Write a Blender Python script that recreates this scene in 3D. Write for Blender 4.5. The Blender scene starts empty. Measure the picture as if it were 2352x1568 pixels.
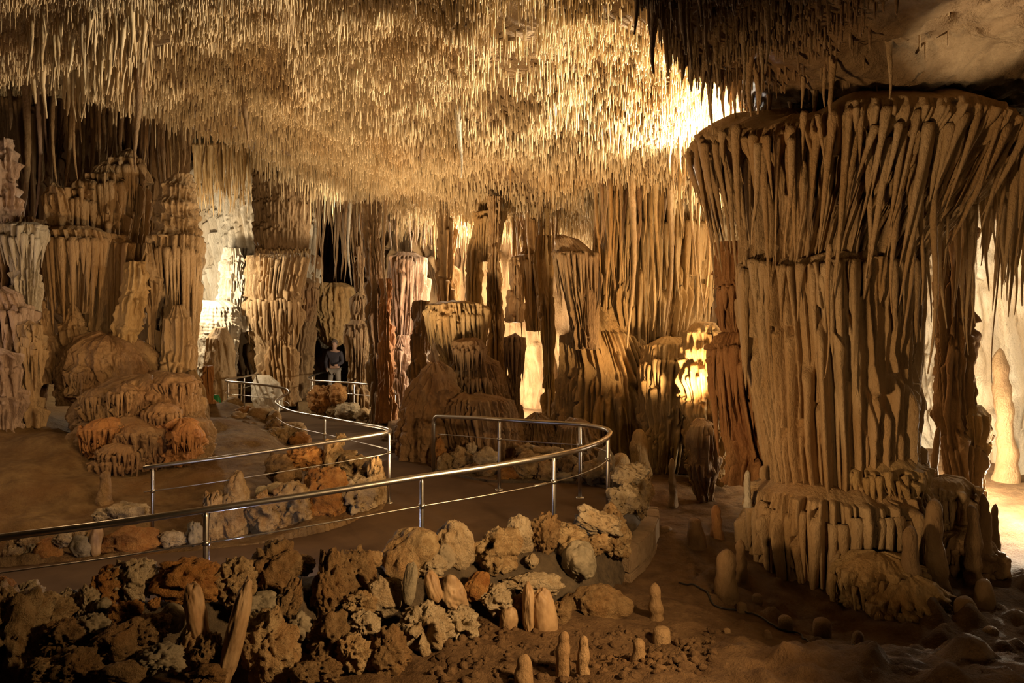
import bpy, bmesh, math, random
import numpy as np
from mathutils import Vector, Matrix

# ------------------------------------------------------------------ camera frame used for measuring the place
F, CX, HY, EYE = 1600.0, 1176.0, 724.0, 2.6
scene = bpy.context.scene
COL = scene.collection


def W(px, py, Y):
    return np.array([(px - CX) * Y / F, Y, EYE - (py - HY) * Y / F])


# ------------------------------------------------------------------ noise
def _hash(ix, iy, iz, s):
    h = (ix.astype(np.int64) * 374761393 + iy.astype(np.int64) * 668265263 + iz.astype(np.int64) * 2147483647
         + int(s) * 1274126177) & 0xFFFFFFFF
    h = ((h ^ (h >> 13)) * 1274126177) & 0xFFFFFFFF
    h = ((h ^ (h >> 16)) * 2246822519) & 0xFFFFFFFF
    h = h ^ (h >> 15)
    return (h & 0xFFFFFF).astype(np.float64) / float(0x1000000)


def h1(i, s=0):
    i = np.asarray(i)
    return _hash(i, np.zeros_like(i), np.zeros_like(i), s)


def h2(i, j, s=0):
    i = np.asarray(i); j = np.asarray(j)
    return _hash(i, j, np.zeros_like(i), s)


def vnoise(P, sc=1.0, seed=0):
    """value noise in [-1, 1] at points P (N,3)"""
    q = np.asarray(P, float) * sc
    i = np.floor(q).astype(np.int64)
    f = q - i
    f = f * f * f * (f * (f * 6 - 15) + 10)
    out = 0
    for dx in (0, 1):
        wx = f[..., 0] if dx else 1 - f[..., 0]
        for dy in (0, 1):
            wy = f[..., 1] if dy else 1 - f[..., 1]
            for dz in (0, 1):
                wz = f[..., 2] if dz else 1 - f[..., 2]
                out = out + wx * wy * wz * _hash(i[..., 0] + dx, i[..., 1] + dy, i[..., 2] + dz, seed)
    return out * 2 - 1


def fbm(P, sc=1.0, octv=4, seed=0, gain=0.5):
    a, s, t = 1.0, 0.0, 0.0
    for o in range(octv):
        s = s + a * vnoise(P, sc * (2.03 ** o), seed + o * 17)
        t += a
        a *= gain
    return s / t


def worley(P, sc=1.0, seed=0):
    q = np.asarray(P, float) * sc
    shp = q.shape[:-1]
    q = q.reshape(-1, 3)
    i = np.floor(q).astype(np.int64)
    d1 = np.full(q.shape[0], 9.0)
    idv = np.zeros(q.shape[0])
    for dx in (-1, 0, 1):
        for dy in (-1, 0, 1):
            for dz in (-1, 0, 1):
                c = i + np.array([dx, dy, dz])
                f = np.stack([_hash(c[:, 0], c[:, 1], c[:, 2], seed + k) for k in (1, 2, 3)], 1)
                d = np.linalg.norm(c + f - q, axis=1)
                m = d < d1
                d1 = np.where(m, d, d1)
                idv = np.where(m, _hash(c[:, 0], c[:, 1], c[:, 2], seed + 9), idv)
    return d1.reshape(shp), idv.reshape(shp)


def sstep(a, b, x):
    t = np.clip((x - a) / (b - a), 0, 1)
    return t * t * (3 - 2 * t)


def P3(x, y, z):
    x, y, z = np.broadcast_arrays(np.asarray(x, float), np.asarray(y, float), np.asarray(z, float))
    return np.stack([x, y, z], -1)


def pipes(a, z, s, hb, seed, full=0.35, wob=0.35, top=0.03):
    """organ-pipe relief: rounded vertical ribs of spacing s hanging in bands of height hb, each tapering to its own tip"""
    p = P3(a / (s * 2.2), z * 1.1, np.zeros_like(a) + seed * 3.7)
    a = a + wob * s * vnoise(p, 1.0, seed) + 0.8 * wob * s * vnoise(P3(a / (s * 6), z * .6, seed), 1.0, seed + 5)
    c = a / s
    i = np.floor(c).astype(np.int64)
    u = (c - i) * 2 - 1
    r1 = h1(i, seed + 1)
    zz = z / hb + r1 * 0.45 + 0.35 * vnoise(P3(a / (s * 7), np.zeros_like(a), seed), 1.0, seed + 8)
    j = np.floor(zz).astype(np.int64)
    t = 1 - (zz - j)
    r2 = h2(i, j, seed + 2)
    L = full + 1.1 * r2
    r3 = h2(i, j, seed + 3)
    # a funnel at the ledge, a slim pipe below it, a rounded tip; the ones that reach the next ledge widen again
    w = (0.34 + 0.30 * r3) + (0.66 - 0.30 * r3) * np.exp(-(t / (.10 + .14 * r2)) ** 1.4)
    w = w * np.sqrt(np.clip(1 - np.clip(t / L, 0, 1.0) ** 5, 0, 1)) * (1 - .30 * np.clip(t / L, 0, 1))
    w = np.where(L > 1, np.maximum(w, .55 * sstep(.75, 1.0, t)), w)
    u = u + (h1(i, seed + 6) - .5) * .5 * (1 - w)
    b = np.sqrt(np.clip(1 - (u / np.maximum(w, 1e-3)) ** 2, 0, 1)) * np.minimum(1, w * 1.7)
    return b * s * (0.62 + 0.55 * h2(i, j, seed + 4)) * sstep(0, 1, t / (top + .14 * h2(i, j, seed + 9)))


# ------------------------------------------------------------------ mesh output
def mk(name, V, faces, mat, parent=None, smooth=True, base=None):
    V = np.asarray(V, float)
    if parent is not None:
        off = np.array(parent.matrix_world.translation) if parent.parent is None else np.array(parent['_b'])
        V = V - off
    elif base is not None:
        V = V - np.asarray(base, float)
    me = bpy.data.meshes.new(name)
    if not isinstance(faces, (list, tuple)):
        faces = [faces]
    faces = [np.asarray(f, np.int32) for f in faces if len(f)]
    me.vertices.add(len(V))
    me.vertices.foreach_set('co', V.astype(np.float32).ravel())
    loops = np.concatenate([f.ravel() for f in faces])
    tot = np.concatenate([np.full(len(f), f.shape[1], np.int32) for f in faces])
    st = np.concatenate([[0], np.cumsum(tot)[:-1]]).astype(np.int32)
    me.loops.add(len(loops))
    me.loops.foreach_set('vertex_index', loops)
    me.polygons.add(len(tot))
    me.polygons.foreach_set('loop_start', st)
    me.polygons.foreach_set('use_smooth', np.full(len(tot), smooth, bool))
    me.update(calc_edges=True)
    if mat is not None:
        me.materials.append(mat)
    o = bpy.data.objects.new(name, me)
    COL.objects.link(o)
    if parent is not None:
        o.parent = parent
        o['_b'] = [float(v) for v in off]
    elif base is not None:
        o.location = [float(v) for v in base]
    return o


def tag(o, label=None, cat=None, group=None, kind=None):
    if label: o['label'] = label
    if cat: o['category'] = cat
    if group: o['group'] = group
    if kind or cat: o['kind'] = kind or 'thing'
    return o


def thing(name, loc, label, cat, group=None):
    o = bpy.data.objects.new(name, None)
    o.empty_display_size = 0.2
    COL.objects.link(o)
    o.location = [float(v) for v in loc]
    o.matrix_world = Matrix.Translation(o.location)
    return tag(o, label, cat, group)


def grid_faces(nr, nc, wrap=False):
    r = np.arange(nr - 1)[:, None]
    c = np.arange(nc if wrap else nc - 1)[None, :]
    c2 = (c + 1) % nc
    a = r * nc + c
    b = r * nc + c2
    d = (r + 1) * nc + c
    e = (r + 1) * nc + c2
    return np.stack([np.broadcast_to(x, a.shape).ravel() for x in (a, d, e, b)], 1)


def tube(path, rad, n=10, seed=0, rough=0.0, squash=1.0, close=True):
    """verts, faces of a swept tube; radii per point"""
    path = np.asarray(path, float); rad = np.asarray(rad, float)
    m = len(path)
    T = np.gradient(path, axis=0)
    T /= np.linalg.norm(T, axis=1)[:, None] + 1e-9
    up = np.array([0, 1.0, 0]) if abs(T[:, 1]).mean() < 0.7 else np.array([0, 0, 1.0])
    A = np.cross(T, up); A /= np.linalg.norm(A, axis=1)[:, None] + 1e-9
    B = np.cross(T, A)
    th = np.linspace(0, 2 * np.pi, n, endpoint=False)
    V = path[:, None, :] + rad[:, None, None] * (np.cos(th)[None, :, None] * A[:, None, :] + squash * np.sin(th)[None, :, None] * B[:, None, :])
    V = V.reshape(-1, 3)
    if rough > 0:
        c = np.repeat(path, n, 0)
        d = V - c
        r = np.repeat(rad, n)
        k = 1 + rough * (fbm(V, 0.35 / max(rad.mean(), 1e-3), 3, seed) * 1.2 + .35 * np.sin(V[:, 2] * (2.2 / max(rad.mean(), 1e-3)) + 4 * vnoise(V, .3 / max(rad.mean(), 1e-3), seed + 3)))
        V = c + d * k[:, None]
    f = [grid_faces(m, n, True)]
    if close:
        V = np.vstack([V, path[0], path[-1]])
        i0, i1 = m * n, m * n + 1
        k = np.arange(n)
        f.append(np.stack([np.full(n, i0), k, (k + 1) % n], 1))
        f.append(np.stack([np.full(n, i1), (m - 1) * n + (k + 1) % n, (m - 1) * n + k], 1))
    return V, f


def merge(parts):
    Vs, Q, T, b = [], [], [], 0
    for V, f in parts:
        Vs.append(V)
        for g in (f if isinstance(f, list) else [f]):
            (Q if g.shape[1] == 4 else T).append(g + b)
        b += len(V)
    out = []
    if Q: out.append(np.concatenate(Q))
    if T: out.append(np.concatenate(T))
    return np.vstack(Vs), out


def spline(P, n):
    """Catmull-Rom through P, n points"""
    P = np.asarray(P, float)
    d = np.concatenate([[0], np.cumsum(np.linalg.norm(np.diff(P, axis=0), axis=1) ** 0.5)])
    Q = np.vstack([2 * P[0] - P[1], P, 2 * P[-1] - P[-2]])
    k = np.concatenate([[d[0] - (d[1] - d[0])], d, [d[-1] + (d[-1] - d[-2])]])
    t = np.linspace(d[0], d[-1], n)
    out = []
    for x in t:
        i = min(max(np.searchsorted(d, x, side='right') - 1, 0), len(P) - 2)
        p0, p1, p2, p3 = Q[i], Q[i + 1], Q[i + 2], Q[i + 3]
        t0, t1, t2, t3 = k[i], k[i + 1], k[i + 2], k[i + 3]
        A1 = (t1 - x) / (t1 - t0) * p0 + (x - t0) / (t1 - t0) * p1
        A2 = (t2 - x) / (t2 - t1) * p1 + (x - t1) / (t2 - t1) * p2
        A3 = (t3 - x) / (t3 - t2) * p2 + (x - t2) / (t3 - t2) * p3
        B1 = (t2 - x) / (t2 - t0) * A1 + (x - t0) / (t2 - t0) * A2
        B2 = (t3 - x) / (t3 - t1) * A2 + (x - t1) / (t3 - t1) * A3
        out.append((t2 - x) / (t2 - t1) * B1 + (x - t1) / (t2 - t1) * B2)
    return np.array(out)


def box(c, sx, sy, sz, rz=0.0, bev=0.012):
    bm = bmesh.new()
    bmesh.ops.create_cube(bm, size=1)
    for v in bm.verts:
        v.co = Vector((v.co.x * sx, v.co.y * sy, v.co.z * sz))
    if bev > 0:
        bmesh.ops.bevel(bm, geom=list(bm.edges), offset=bev, segments=2, affect='EDGES')
    bmesh.ops.triangulate(bm, faces=list(bm.faces))
    V = np.array([v.co[:] for v in bm.verts]); bm.verts.index_update()
    T = np.array([[v.index for v in f.verts] for f in bm.faces])
    bm.free()
    R = np.array([[math.cos(rz), -math.sin(rz), 0], [math.sin(rz), math.cos(rz), 0], [0, 0, 1]])
    return V @ R.T + np.asarray(c), [T]


_ico = {}


def ico(n):
    if n not in _ico:
        bm = bmesh.new()
        bmesh.ops.create_icosphere(bm, subdivisions=n, radius=1.0)
        bm.verts.index_update()
        V = np.array([v.co[:] for v in bm.verts])
        T = np.array([[v.index for v in f.verts] for f in bm.faces], np.int32)
        bm.free()
        _ico[n] = (V, T)
    return _ico[n]


# ------------------------------------------------------------------ materials
def rockmat(name, c1, c2, c3, sc=3.0, streak=0.3, bump=0.5, rough=0.6, stain=0.5, fine=40.0, spec=0.3, bdist=0.02):
    m = bpy.data.materials.new(name)
    m.use_nodes = True
    nt = m.node_tree
    N, Lk = nt.nodes, nt.links
    bs = N['Principled BSDF']
    geo = N.new('ShaderNodeNewGeometry')
    mp = N.new('ShaderNodeMapping'); mp.inputs['Scale'].default_value = (1, 1, streak)
    Lk.new(geo.outputs['Position'], mp.inputs['Vector'])
    n1 = N.new('ShaderNodeTexNoise'); n1.inputs['Scale'].default_value = sc * 2.2; n1.inputs['Detail'].default_value = 6; n1.inputs['Roughness'].default_value = .65
    Lk.new(mp.outputs[0], n1.inputs['Vector'])
    n2 = N.new('ShaderNodeTexNoise'); n2.inputs['Scale'].default_value = sc * 0.5; n2.inputs['Detail'].default_value = 4
    Lk.new(mp.outputs[0], n2.inputs['Vector'])
    r1 = N.new('ShaderNodeValToRGB')
    r1.color_ramp.elements[0].position = .34; r1.color_ramp.elements[0].color = (*c2, 1)
    r1.color_ramp.elements[1].position = .66; r1.color_ramp.elements[1].color = (*c1, 1)
    Lk.new(n1.outputs['Fac'], r1.inputs['Fac'])
    r2 = N.new('ShaderNodeMapRange'); r2.inputs['From Min'].default_value = .48; r2.inputs['From Max'].default_value = .68
    r2.inputs['To Max'].default_value = stain
    Lk.new(n2.outputs['Fac'], r2.inputs['Value'])
    mx = N.new('ShaderNodeMix'); mx.data_type = 'RGBA'
    Lk.new(r2.outputs[0], mx.inputs['Factor'])
    Lk.new(r1.outputs['Color'], mx.inputs['A'])
    mx.inputs['B'].default_value = (*c3, 1)
    Lk.new(mx.outputs['Result'], bs.inputs['Base Color'])
    n3 = N.new('ShaderNodeTexNoise'); n3.inputs['Scale'].default_value = fine; n3.inputs['Detail'].default_value = 5; n3.inputs['Roughness'].default_value = .7
    mp2 = N.new('ShaderNodeMapping'); mp2.inputs['Scale'].default_value = (1, 1, max(streak, .5))
    Lk.new(geo.outputs['Position'], mp2.inputs['Vector'])
    Lk.new(mp2.outputs[0], n3.inputs['Vector'])
    bp = N.new('ShaderNodeBump'); bp.inputs['Strength'].default_value = bump; bp.inputs['Distance'].default_value = bdist
    Lk.new(n3.outputs['Fac'], bp.inputs['Height'])
    Lk.new(bp.outputs[0], bs.inputs['Normal'])
    bs.inputs['Roughness'].default_value = rough
    bs.inputs['Specular IOR Level'].default_value = spec
    return m


def plainmat(name, col, rough=.5, metal=0.0, bump=0.0, sc=30):
    m = bpy.data.materials.new(name)
    m.use_nodes = True
    nt = m.node_tree; N = nt.nodes; bs = N['Principled BSDF']
    n1 = N.new('ShaderNodeTexNoise'); n1.inputs['Scale'].default_value = sc
    geo = N.new('ShaderNodeNewGeometry'); nt.links.new(geo.outputs['Position'], n1.inputs['Vector'])
    r = N.new('ShaderNodeValToRGB')
    r.color_ramp.elements[0].color = (*[c * .82 for c in col], 1); r.color_ramp.elements[1].color = (*[min(1, c * 1.15) for c in col], 1)
    nt.links.new(n1.outputs['Fac'], r.inputs['Fac']); nt.links.new(r.outputs['Color'], bs.inputs['Base Color'])
    bs.inputs['Roughness'].default_value = rough; bs.inputs['Metallic'].default_value = metal
    if bump:
        bp = N.new('ShaderNodeBump'); bp.inputs['Strength'].default_value = bump; bp.inputs['Distance'].default_value = .01
        nt.links.new(n1.outputs['Fac'], bp.inputs['Height']); nt.links.new(bp.outputs[0], bs.inputs['Normal'])
    return m


M = {
    'straw': rockmat('pale_straw_calcite', (.72, .53, .29), (.44, .28, .12), (.42, .23, .08), 2.0, .5, .3, .45, .6, 60),
    'ceil': rockmat('ceiling_rock', (.30, .19, .085), (.16, .09, .035), (.20, .10, .03), 2.0, 1, .8, .7, .6, 30, .3, .04),  # colour lowered to put shade into the gaps between the straws
    'shelf': rockmat('shaded_shelf_rock', (.30, .185, .085), (.15, .085, .035), (.22, .11, .04), 1.6, 1, .9, .7, .6, 14, .25, .06),  # darkened in colour to stand for the shade under the low shelf
    'flow': rockmat('tan_flowstone', (.62, .42, .22), (.40, .24, .10), (.46, .22, .06), 1.6, .18, .9, .58, .55, 26, .3, .05),
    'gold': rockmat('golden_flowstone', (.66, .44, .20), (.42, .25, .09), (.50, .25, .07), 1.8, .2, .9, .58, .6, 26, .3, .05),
    'orange': rockmat('orange_flowstone', (.56, .28, .10), (.36, .15, .05), (.48, .20, .05), 1.8, .25, .9, .58, .6, 26, .3, .05),
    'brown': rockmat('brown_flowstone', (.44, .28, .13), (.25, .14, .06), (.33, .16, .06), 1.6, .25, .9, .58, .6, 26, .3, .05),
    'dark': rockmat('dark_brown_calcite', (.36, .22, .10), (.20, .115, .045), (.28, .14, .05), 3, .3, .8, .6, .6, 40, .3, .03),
    'pink': rockmat('pinkish_flowstone', (.66, .47, .33), (.42, .26, .16), (.52, .30, .16), 1.8, .2, .9, .58, .5, 26, .3, .05),
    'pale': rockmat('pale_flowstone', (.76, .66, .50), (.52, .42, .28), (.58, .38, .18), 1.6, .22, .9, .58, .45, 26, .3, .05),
    'tan_stone': rockmat('tan_porous_stone', (.66, .46, .23), (.36, .21, .08), (.46, .22, .07), 5, 1, 1, .75, .45, 38, .2, .05),
    'pale_stone': rockmat('pale_porous_stone', (.70, .54, .33), (.48, .33, .17), (.50, .29, .11), 5, 1, 1, .75, .35, 38, .2, .05),
    'orange_stone': rockmat('orange_porous_stone', (.56, .29, .09), (.36, .14, .035), (.52, .21, .04), 5, 1, 1, .7, .6, 38, .2, .05),
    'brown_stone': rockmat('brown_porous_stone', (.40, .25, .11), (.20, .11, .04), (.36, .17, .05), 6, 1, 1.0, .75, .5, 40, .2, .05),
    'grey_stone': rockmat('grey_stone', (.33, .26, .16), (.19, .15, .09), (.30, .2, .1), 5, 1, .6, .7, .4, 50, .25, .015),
    'smooth_stone': rockmat('smooth_calcite_stone', (.46, .30, .15), (.27, .155, .07), (.38, .18, .06), 5, .6, .35, .55, .45, 30, .3, .01),
    'mortar': rockmat('dark_mortar', (.16, .11, .06), (.07, .05, .03), (.12, .08, .04), 5, 1, .9, .7, .4, 40, .25, .03),
    'ground': rockmat('cave_floor_earth', (.20, .115, .05), (.095, .05, .02), (.16, .08, .028), 2.2, 1, .9, .75, .5, 26, .2, .04),
    'sand': rockmat('sandy_slope', (.25, .155, .065), (.14, .08, .032), (.17, .085, .028), 2.6, 1, .8, .8, .8, 18, .15, .05),
    'path': rockmat('brown_concrete', (.125, .072, .035), (.085, .048, .022), (.11, .065, .034), 1.0, 1, .12, .7, .5, 60, .2, .006),
    'block': rockmat('cut_sandstone', (.44, .31, .18), (.30, .20, .11), (.33, .20, .10), 4, 1, .9, .8, .5, 30, .15, .04),
    'steel': plainmat('brushed_steel', (.52, .47, .40), .33, 1.0),
    'cable': plainmat('black_cable', (.02, .017, .015), .5),
    'green': plainmat('green_plastic', (.03, .30, .10), .4),
    'shirt': plainmat('dark_shirt', (.05, .04, .045), .8),
    'trousers': plainmat('beige_trousers', (.30, .24, .18), .8),
    'skin': plainmat('skin', (.52, .30, .20), .5),
    'hair': plainmat('grey_hair', (.16, .11, .08), .7),
}
# ------------------------------------------------------------------ flowstone forms
class Tier:
    """a lathe-like flowstone body whose outline is measured as (py, pxL, pxR) rows at depth Y"""

    def __init__(s, rows, Y, kd=0.8):
        r = np.array(rows, float)
        s.Y, s.kd = Y, kd
        s.z = EYE - (r[:, 0] - HY) * Y / F
        s.r = (r[:, 2] - r[:, 1]) / 2 * Y / F
        s.cx = ((r[:, 2] + r[:, 1]) / 2 - CX) * Y / F
        s.R = s.r.max()

    def sample(s, nv, sm=1):
        d = np.concatenate([[0], np.cumsum(np.hypot(np.diff(s.z), np.diff(s.r)))])
        t = np.linspace(0, d[-1], nv)
        z, r, c = (np.interp(t, d, q) for q in (s.z, s.r, s.cx))
        k = max(1, int(nv * 0.012 * sm))
        if k > 1:
            ker = np.hanning(2 * k + 1); ker /= ker.sum()
            pad = lambda q: np.convolve(np.pad(q, k, 'edge'), ker, 'valid')
            z, r, c = pad(z), pad(r), pad(c)
        return z, r, c

    def at(s, z):
        o = np.argsort(s.z)
        return np.interp(z, s.z[o], s.r[o]), np.interp(z, s.z[o], s.cx[o])

    def mesh(s, seed, nu=300, nv=160, pl=((.10, .8, 1.0),), lump=.06, fine=.012, ledge=0.0, front=0.8, span=115, sm=1, full=.35, lsc=1.3, wave=.05):
        pxl = s.Y / F
        front = .86
        nu = int(min(nu, math.radians(2 * span) * s.R / (1.6 * pxl) / front + 40))
        prof = np.hypot(np.diff(s.z), np.diff(s.r)).sum()
        nv = int(min(nv, prof / (2.2 * pxl) + 16))
        z, r, c = s.sample(nv, sm)
        nf = int(nu * front)
        sp = math.radians(span)
        th = np.concatenate([np.linspace(-sp, sp, nf, endpoint=False), np.linspace(sp, 2 * np.pi - sp, nu - nf, endpoint=False)])
        TH, Z = np.meshgrid(th, z)
        R = np.repeat(r[:, None], nu, 1)
        Cx = np.repeat(c[:, None], nu, 1)
        A = (TH * s.R).ravel() + seed * 31.7
        zz = Z.ravel()
        zz = zz + wave * s.R * (1.3 * vnoise(P3(np.sin(TH.ravel()) * 1.4 + seed, np.cos(TH.ravel()) * 1.4, seed * .7), 1.0, seed) + .5 * vnoise(P3(np.sin(TH.ravel()) * 5 + seed, np.cos(TH.ravel()) * 5, zz * .6), 1.0, seed + 1))
        d = np.zeros_like(A)
        for k, (sp_, hb, amp) in enumerate(pl):
            d = np.maximum(d, amp * pipes(A, zz + seed * 1.3, sp_, hb, seed * 7 + k * 31, full))
        q = P3(np.sin(TH.ravel()) * s.R, np.cos(TH.ravel()) * s.R, zz)
        ds = np.hypot(np.gradient(z), np.gradient(r)) + 1e-6
        upf = np.repeat((np.gradient(r) / ds)[:, None], nu, 1).ravel()
        d = d * (1 - .95 * sstep(.22, .55, upf))
        d = d + lump * s.R * 1.4 * fbm(q * np.array([1, 1, .7]), lsc / max(s.R, .2), 3, seed) + fine * fbm(q, 9, 3, seed + 50)
        if ledge:
            lw = np.sin(zz * (2 * np.pi / ledge) + 3 * vnoise(q, 1.2 / ledge * .25, seed + 4))
            d = d + .016 * (ledge / .12) * np.clip(lw, -.6, 1) * np.clip(.5 + 1.3 * vnoise(q, 3.0, seed + 14), 0, 1)
        d = d * np.clip(R.ravel() / (0.35 * s.R), .1, 1)
        rr = np.maximum(R.ravel() + d - .45 * max(x[0] * x[2] for x in pl), .004)
        x = Cx.ravel() + rr * np.sin(TH.ravel())
        y = s.Y - np.maximum(s.kd * R.ravel() + rr - R.ravel(), .003) * np.cos(TH.ravel())
        V = np.stack([x, y, zz], 1)
        f = [grid_faces(nv, nu, True)]
        V = np.vstack([V, [c[0], s.Y, z[0]], [c[-1], s.Y, z[-1]]])
        k = np.arange(nu); n = nv * nu
        f.append(np.stack([np.full(nu, n), k, (k + 1) % nu], 1))
        f.append(np.stack([np.full(nu, n + 1), (nv - 1) * nu + (k + 1) % nu, (nv - 1) * nu + k], 1))
        return V, f

    def base(s):
        i = int(np.argmin(s.z))
        return np.array([s.cx[i], s.Y, s.z[i]])


def hang(tier, n, z0, lmin, lmax, rad, seed, span=105, follow=.8, zj=.05, top_r=None, sides=9, off=.03, m=16, rough=.12, right=1.0):
    """stalactites that start on a tier's rim and run down and in along its body; list of (verts, faces)"""
    rng = random.Random(seed)
    out = []
    for i in range(n):
        th = math.radians(span) * (2 * (i + .5 + rng.uniform(-.42, .42)) / n - 1)
        L = rng.uniform(lmin, lmax) * rng.choice((1, 1, 1, .7, .55))
        zt = z0 + rng.uniform(-zj, zj)
        k = follow * rng.uniform(.55, 1.1)
        r0, c0 = tier.at(zt)
        if top_r: r0 = r0 * top_r
        t = np.linspace(0, 1, m)
        z = zt - L * t
        re, ce = tier.at(z[-1])
        if th > .55: k *= right
        b = t ** 1.05 * k
        rr = r0 + (min(r0, re + off) - r0) * b - .9 * rad * np.exp(-t / .08)
        cs = ce
        thw = th + .05 * rng.uniform(-1, 1) * t
        p = np.stack([cs * b + c0 * (1 - b) + rr * np.sin(thw), tier.Y - (tier.kd * rr + (1 - tier.kd) * rad * 1.6) * np.cos(thw), z], 1)
        r = rad * rng.uniform(.6, 1.25)
        rad_t = r * np.clip((1 - t ** rng.uniform(1.1, 2.4)) * 1.0 + .10, .05, 1) * (.85 + .55 * np.exp(-(t / .2) ** 1.5))
        rad_t[-1] *= .4
        out.append(tube(p, rad_t, sides, seed * 100 + i, rough))
    return out


def spike(p, h, r, seed, lean=(0, 0), down=False, n=12, m=18, rough=.22, tip=.25, flare=.5):
    """stalagmite (or stalactite) standing on p"""
    t = np.linspace(0, 1, m)
    sgn = -1 if down else 1
    rng = random.Random(seed)
    path = np.stack([p[0] + lean[0] * t + .03 * h * np.sin(t * 5 + rng.random() * 6) * t, p[1] + lean[1] * t, p[2] + sgn * h * t], 1)
    rad = r * ((1 - t) * (1 - tip) + tip) * (1 + flare * np.exp(-(t / .15) ** 2))
    rad *= np.sqrt(np.clip(1 - ((t - .86) / .14).clip(0) ** 2, 0.02, 1)) if tip > .2 else 1
    return tube(path, rad, n, seed, rough)


def stone_mesh(seed, w, d, h, style='porous', n=4, holes=0, tilt=0.0, yaw=0.0):
    V, T = ico(n)
    V = V.copy()
    if style == 'log':
        # blunt cylinder-like body
        V = np.sign(V) * np.abs(V) ** np.array([1, 1, .7])
    elif style == 'block':
        V = np.sign(V) * np.abs(V) ** .7
    q = V + seed * 3.17
    if style in ('porous', 'rough'):
        k = 1 + .42 * fbm(q, 1.1, 2, seed) + .26 * np.abs(fbm(q, 2.6, 3, seed + 3)) * 1.6 - .18
        f1, idv = worley(q, 2.6, seed + 5)
        k -= .40 * sstep(.40, .12, f1) * (idv > .35)
        f2, id2 = worley(q, 6.0, seed + 6)
        k -= .17 * sstep(.42, .14, f2) * (id2 > .3)
        k += .06 * fbm(q, 8, 2, seed + 9)
        if style == 'rough':
            k += .12 * fbm(q, 5, 3, seed + 19)
    elif style == 'layered':
        k = 1 + .22 * fbm(q, 1.2, 3, seed) + .07 * np.sin(V[:, 2] * 16 + 3.5 * vnoise(q, 1.8, seed)) + .07 * fbm(q, 6, 3, seed + 2)
        f2, id2 = worley(q * np.array([1, 1, 2.2]), 4.0, seed + 6)
        k -= .14 * sstep(.4, .1, f2) * (id2 > .4)
    elif style == 'log':
        k = 1 + .20 * fbm(q, 1.4, 3, seed) + .03 * fbm(q, 7, 3, seed + 2)
    else:
        k = 1 + .40 * fbm(q, 1.0, 2, seed) - .30 * np.abs(fbm(q, 1.7, 3, seed + 2)) + .05 * fbm(q, 6, 3, seed + 4)
        f2, id2 = worley(q, 4.5, seed + 6)
        k -= .13 * sstep(.40, .1, f2) * (id2 > .6)
    rng = random.Random(seed)
    for j in range(holes):
        a = rng.uniform(-.6, .6); b = rng.uniform(-.45, .45)
        dr = np.array([math.sin(a) * math.cos(b), -math.cos(a) * math.cos(b), math.sin(b)])
        ang = np.arccos(np.clip(V @ dr / np.linalg.norm(V, axis=1), -1, 1))
        k *= 1 - .86 * sstep(.36, .22, ang * (1 + .3 * vnoise(q, 4, seed + j)))
    V = V * k[:, None]
    # size first, then tilt; the outline is fitted to w x h afterwards
    V = V / np.abs(V).max(0)
    ar = np.array([w, d, h]) / 2
    if tilt:
        L = max(w, h)
        V = V * np.array([min(w, h) * .75, d, L]) / 2
        c, s_ = math.cos(tilt), math.sin(tilt)
        V = V @ np.array([[c, 0, -s_], [0, 1, 0], [s_, 0, c]]).T
    else:
        V = V * ar
    if yaw:
        c, s_ = math.cos(yaw), math.sin(yaw)
        V = V @ np.array([[c, -s_, 0], [s_, c, 0], [0, 0, 1]]).T
    lo, hi = V.min(0), V.max(0)
    V = (V - (lo + hi) / 2) * np.array([w, d, h]) / (hi - lo)
    return V, [T]


def single(name, V, f, mat, label, cat, group=None, kind=None):
    lo, hi = V.min(0), V.max(0)
    base = np.array([(lo[0] + hi[0]) / 2, (lo[1] + hi[1]) / 2, lo[2]])
    o = mk(name, V, f, mat, base=base)
    return tag(o, label, cat, group, kind)


def idw(ctrl, x, y, p=3.0):
    c = np.array(ctrl, float)
    x = np.asarray(x, float); y = np.asarray(y, float)
    num = np.zeros_like(x); den = np.zeros_like(x)
    for cx_, cy_, cz_ in c:
        w_ = 1.0 / ((x - cx_) ** 2 + (y - cy_) ** 2 + .05) ** (p / 2)
        num += w_ * cz_; den += w_
    return num / den


def gpt(px, py, z):
    Y = (EYE - z) * F / (py - HY)
    return np.array([(px - CX) * Y / F, Y])


def cluster(name, label, cat, pxr, bot, Yr, n, wpx, mats, seed, zfun=None, top=None, group=None):
    """a hanging curtain of separate stalactites, all rooted in one stretch of ceiling"""
    rng = random.Random(seed)
    Ym = sum(Yr) / 2
    root = thing(name, W(sum(pxr) / 2, 400, Ym), label, cat, group)
    for i in range(n):
        px = pxr[0] + (pxr[1] - pxr[0]) * (i + rng.uniform(.1, .9)) / n
        Y = rng.uniform(*Yr)
        pb = rng.uniform(*bot) if rng.random() < .7 else bot[0] + (bot[1] - bot[0]) * .25 * rng.random()
        x = (px - CX) * Y / F
        zt = zpx(top, Y) if top else float(ceilz(np.array(x), np.array(Y))) + .05
        h = zt - zpx(pb, Y)
        if h < .15: continue
        V, f = spike([x, Y, zt], h, wpx * rng.uniform(.5, 1.3) * Y / F, seed * 50 + i, (rng.uniform(-.04, .04), 0), True, 9, 26, .24, .22, .35)
        mk('stalactite', V, f, M[rng.choice(mats)], root)
    return root
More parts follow.
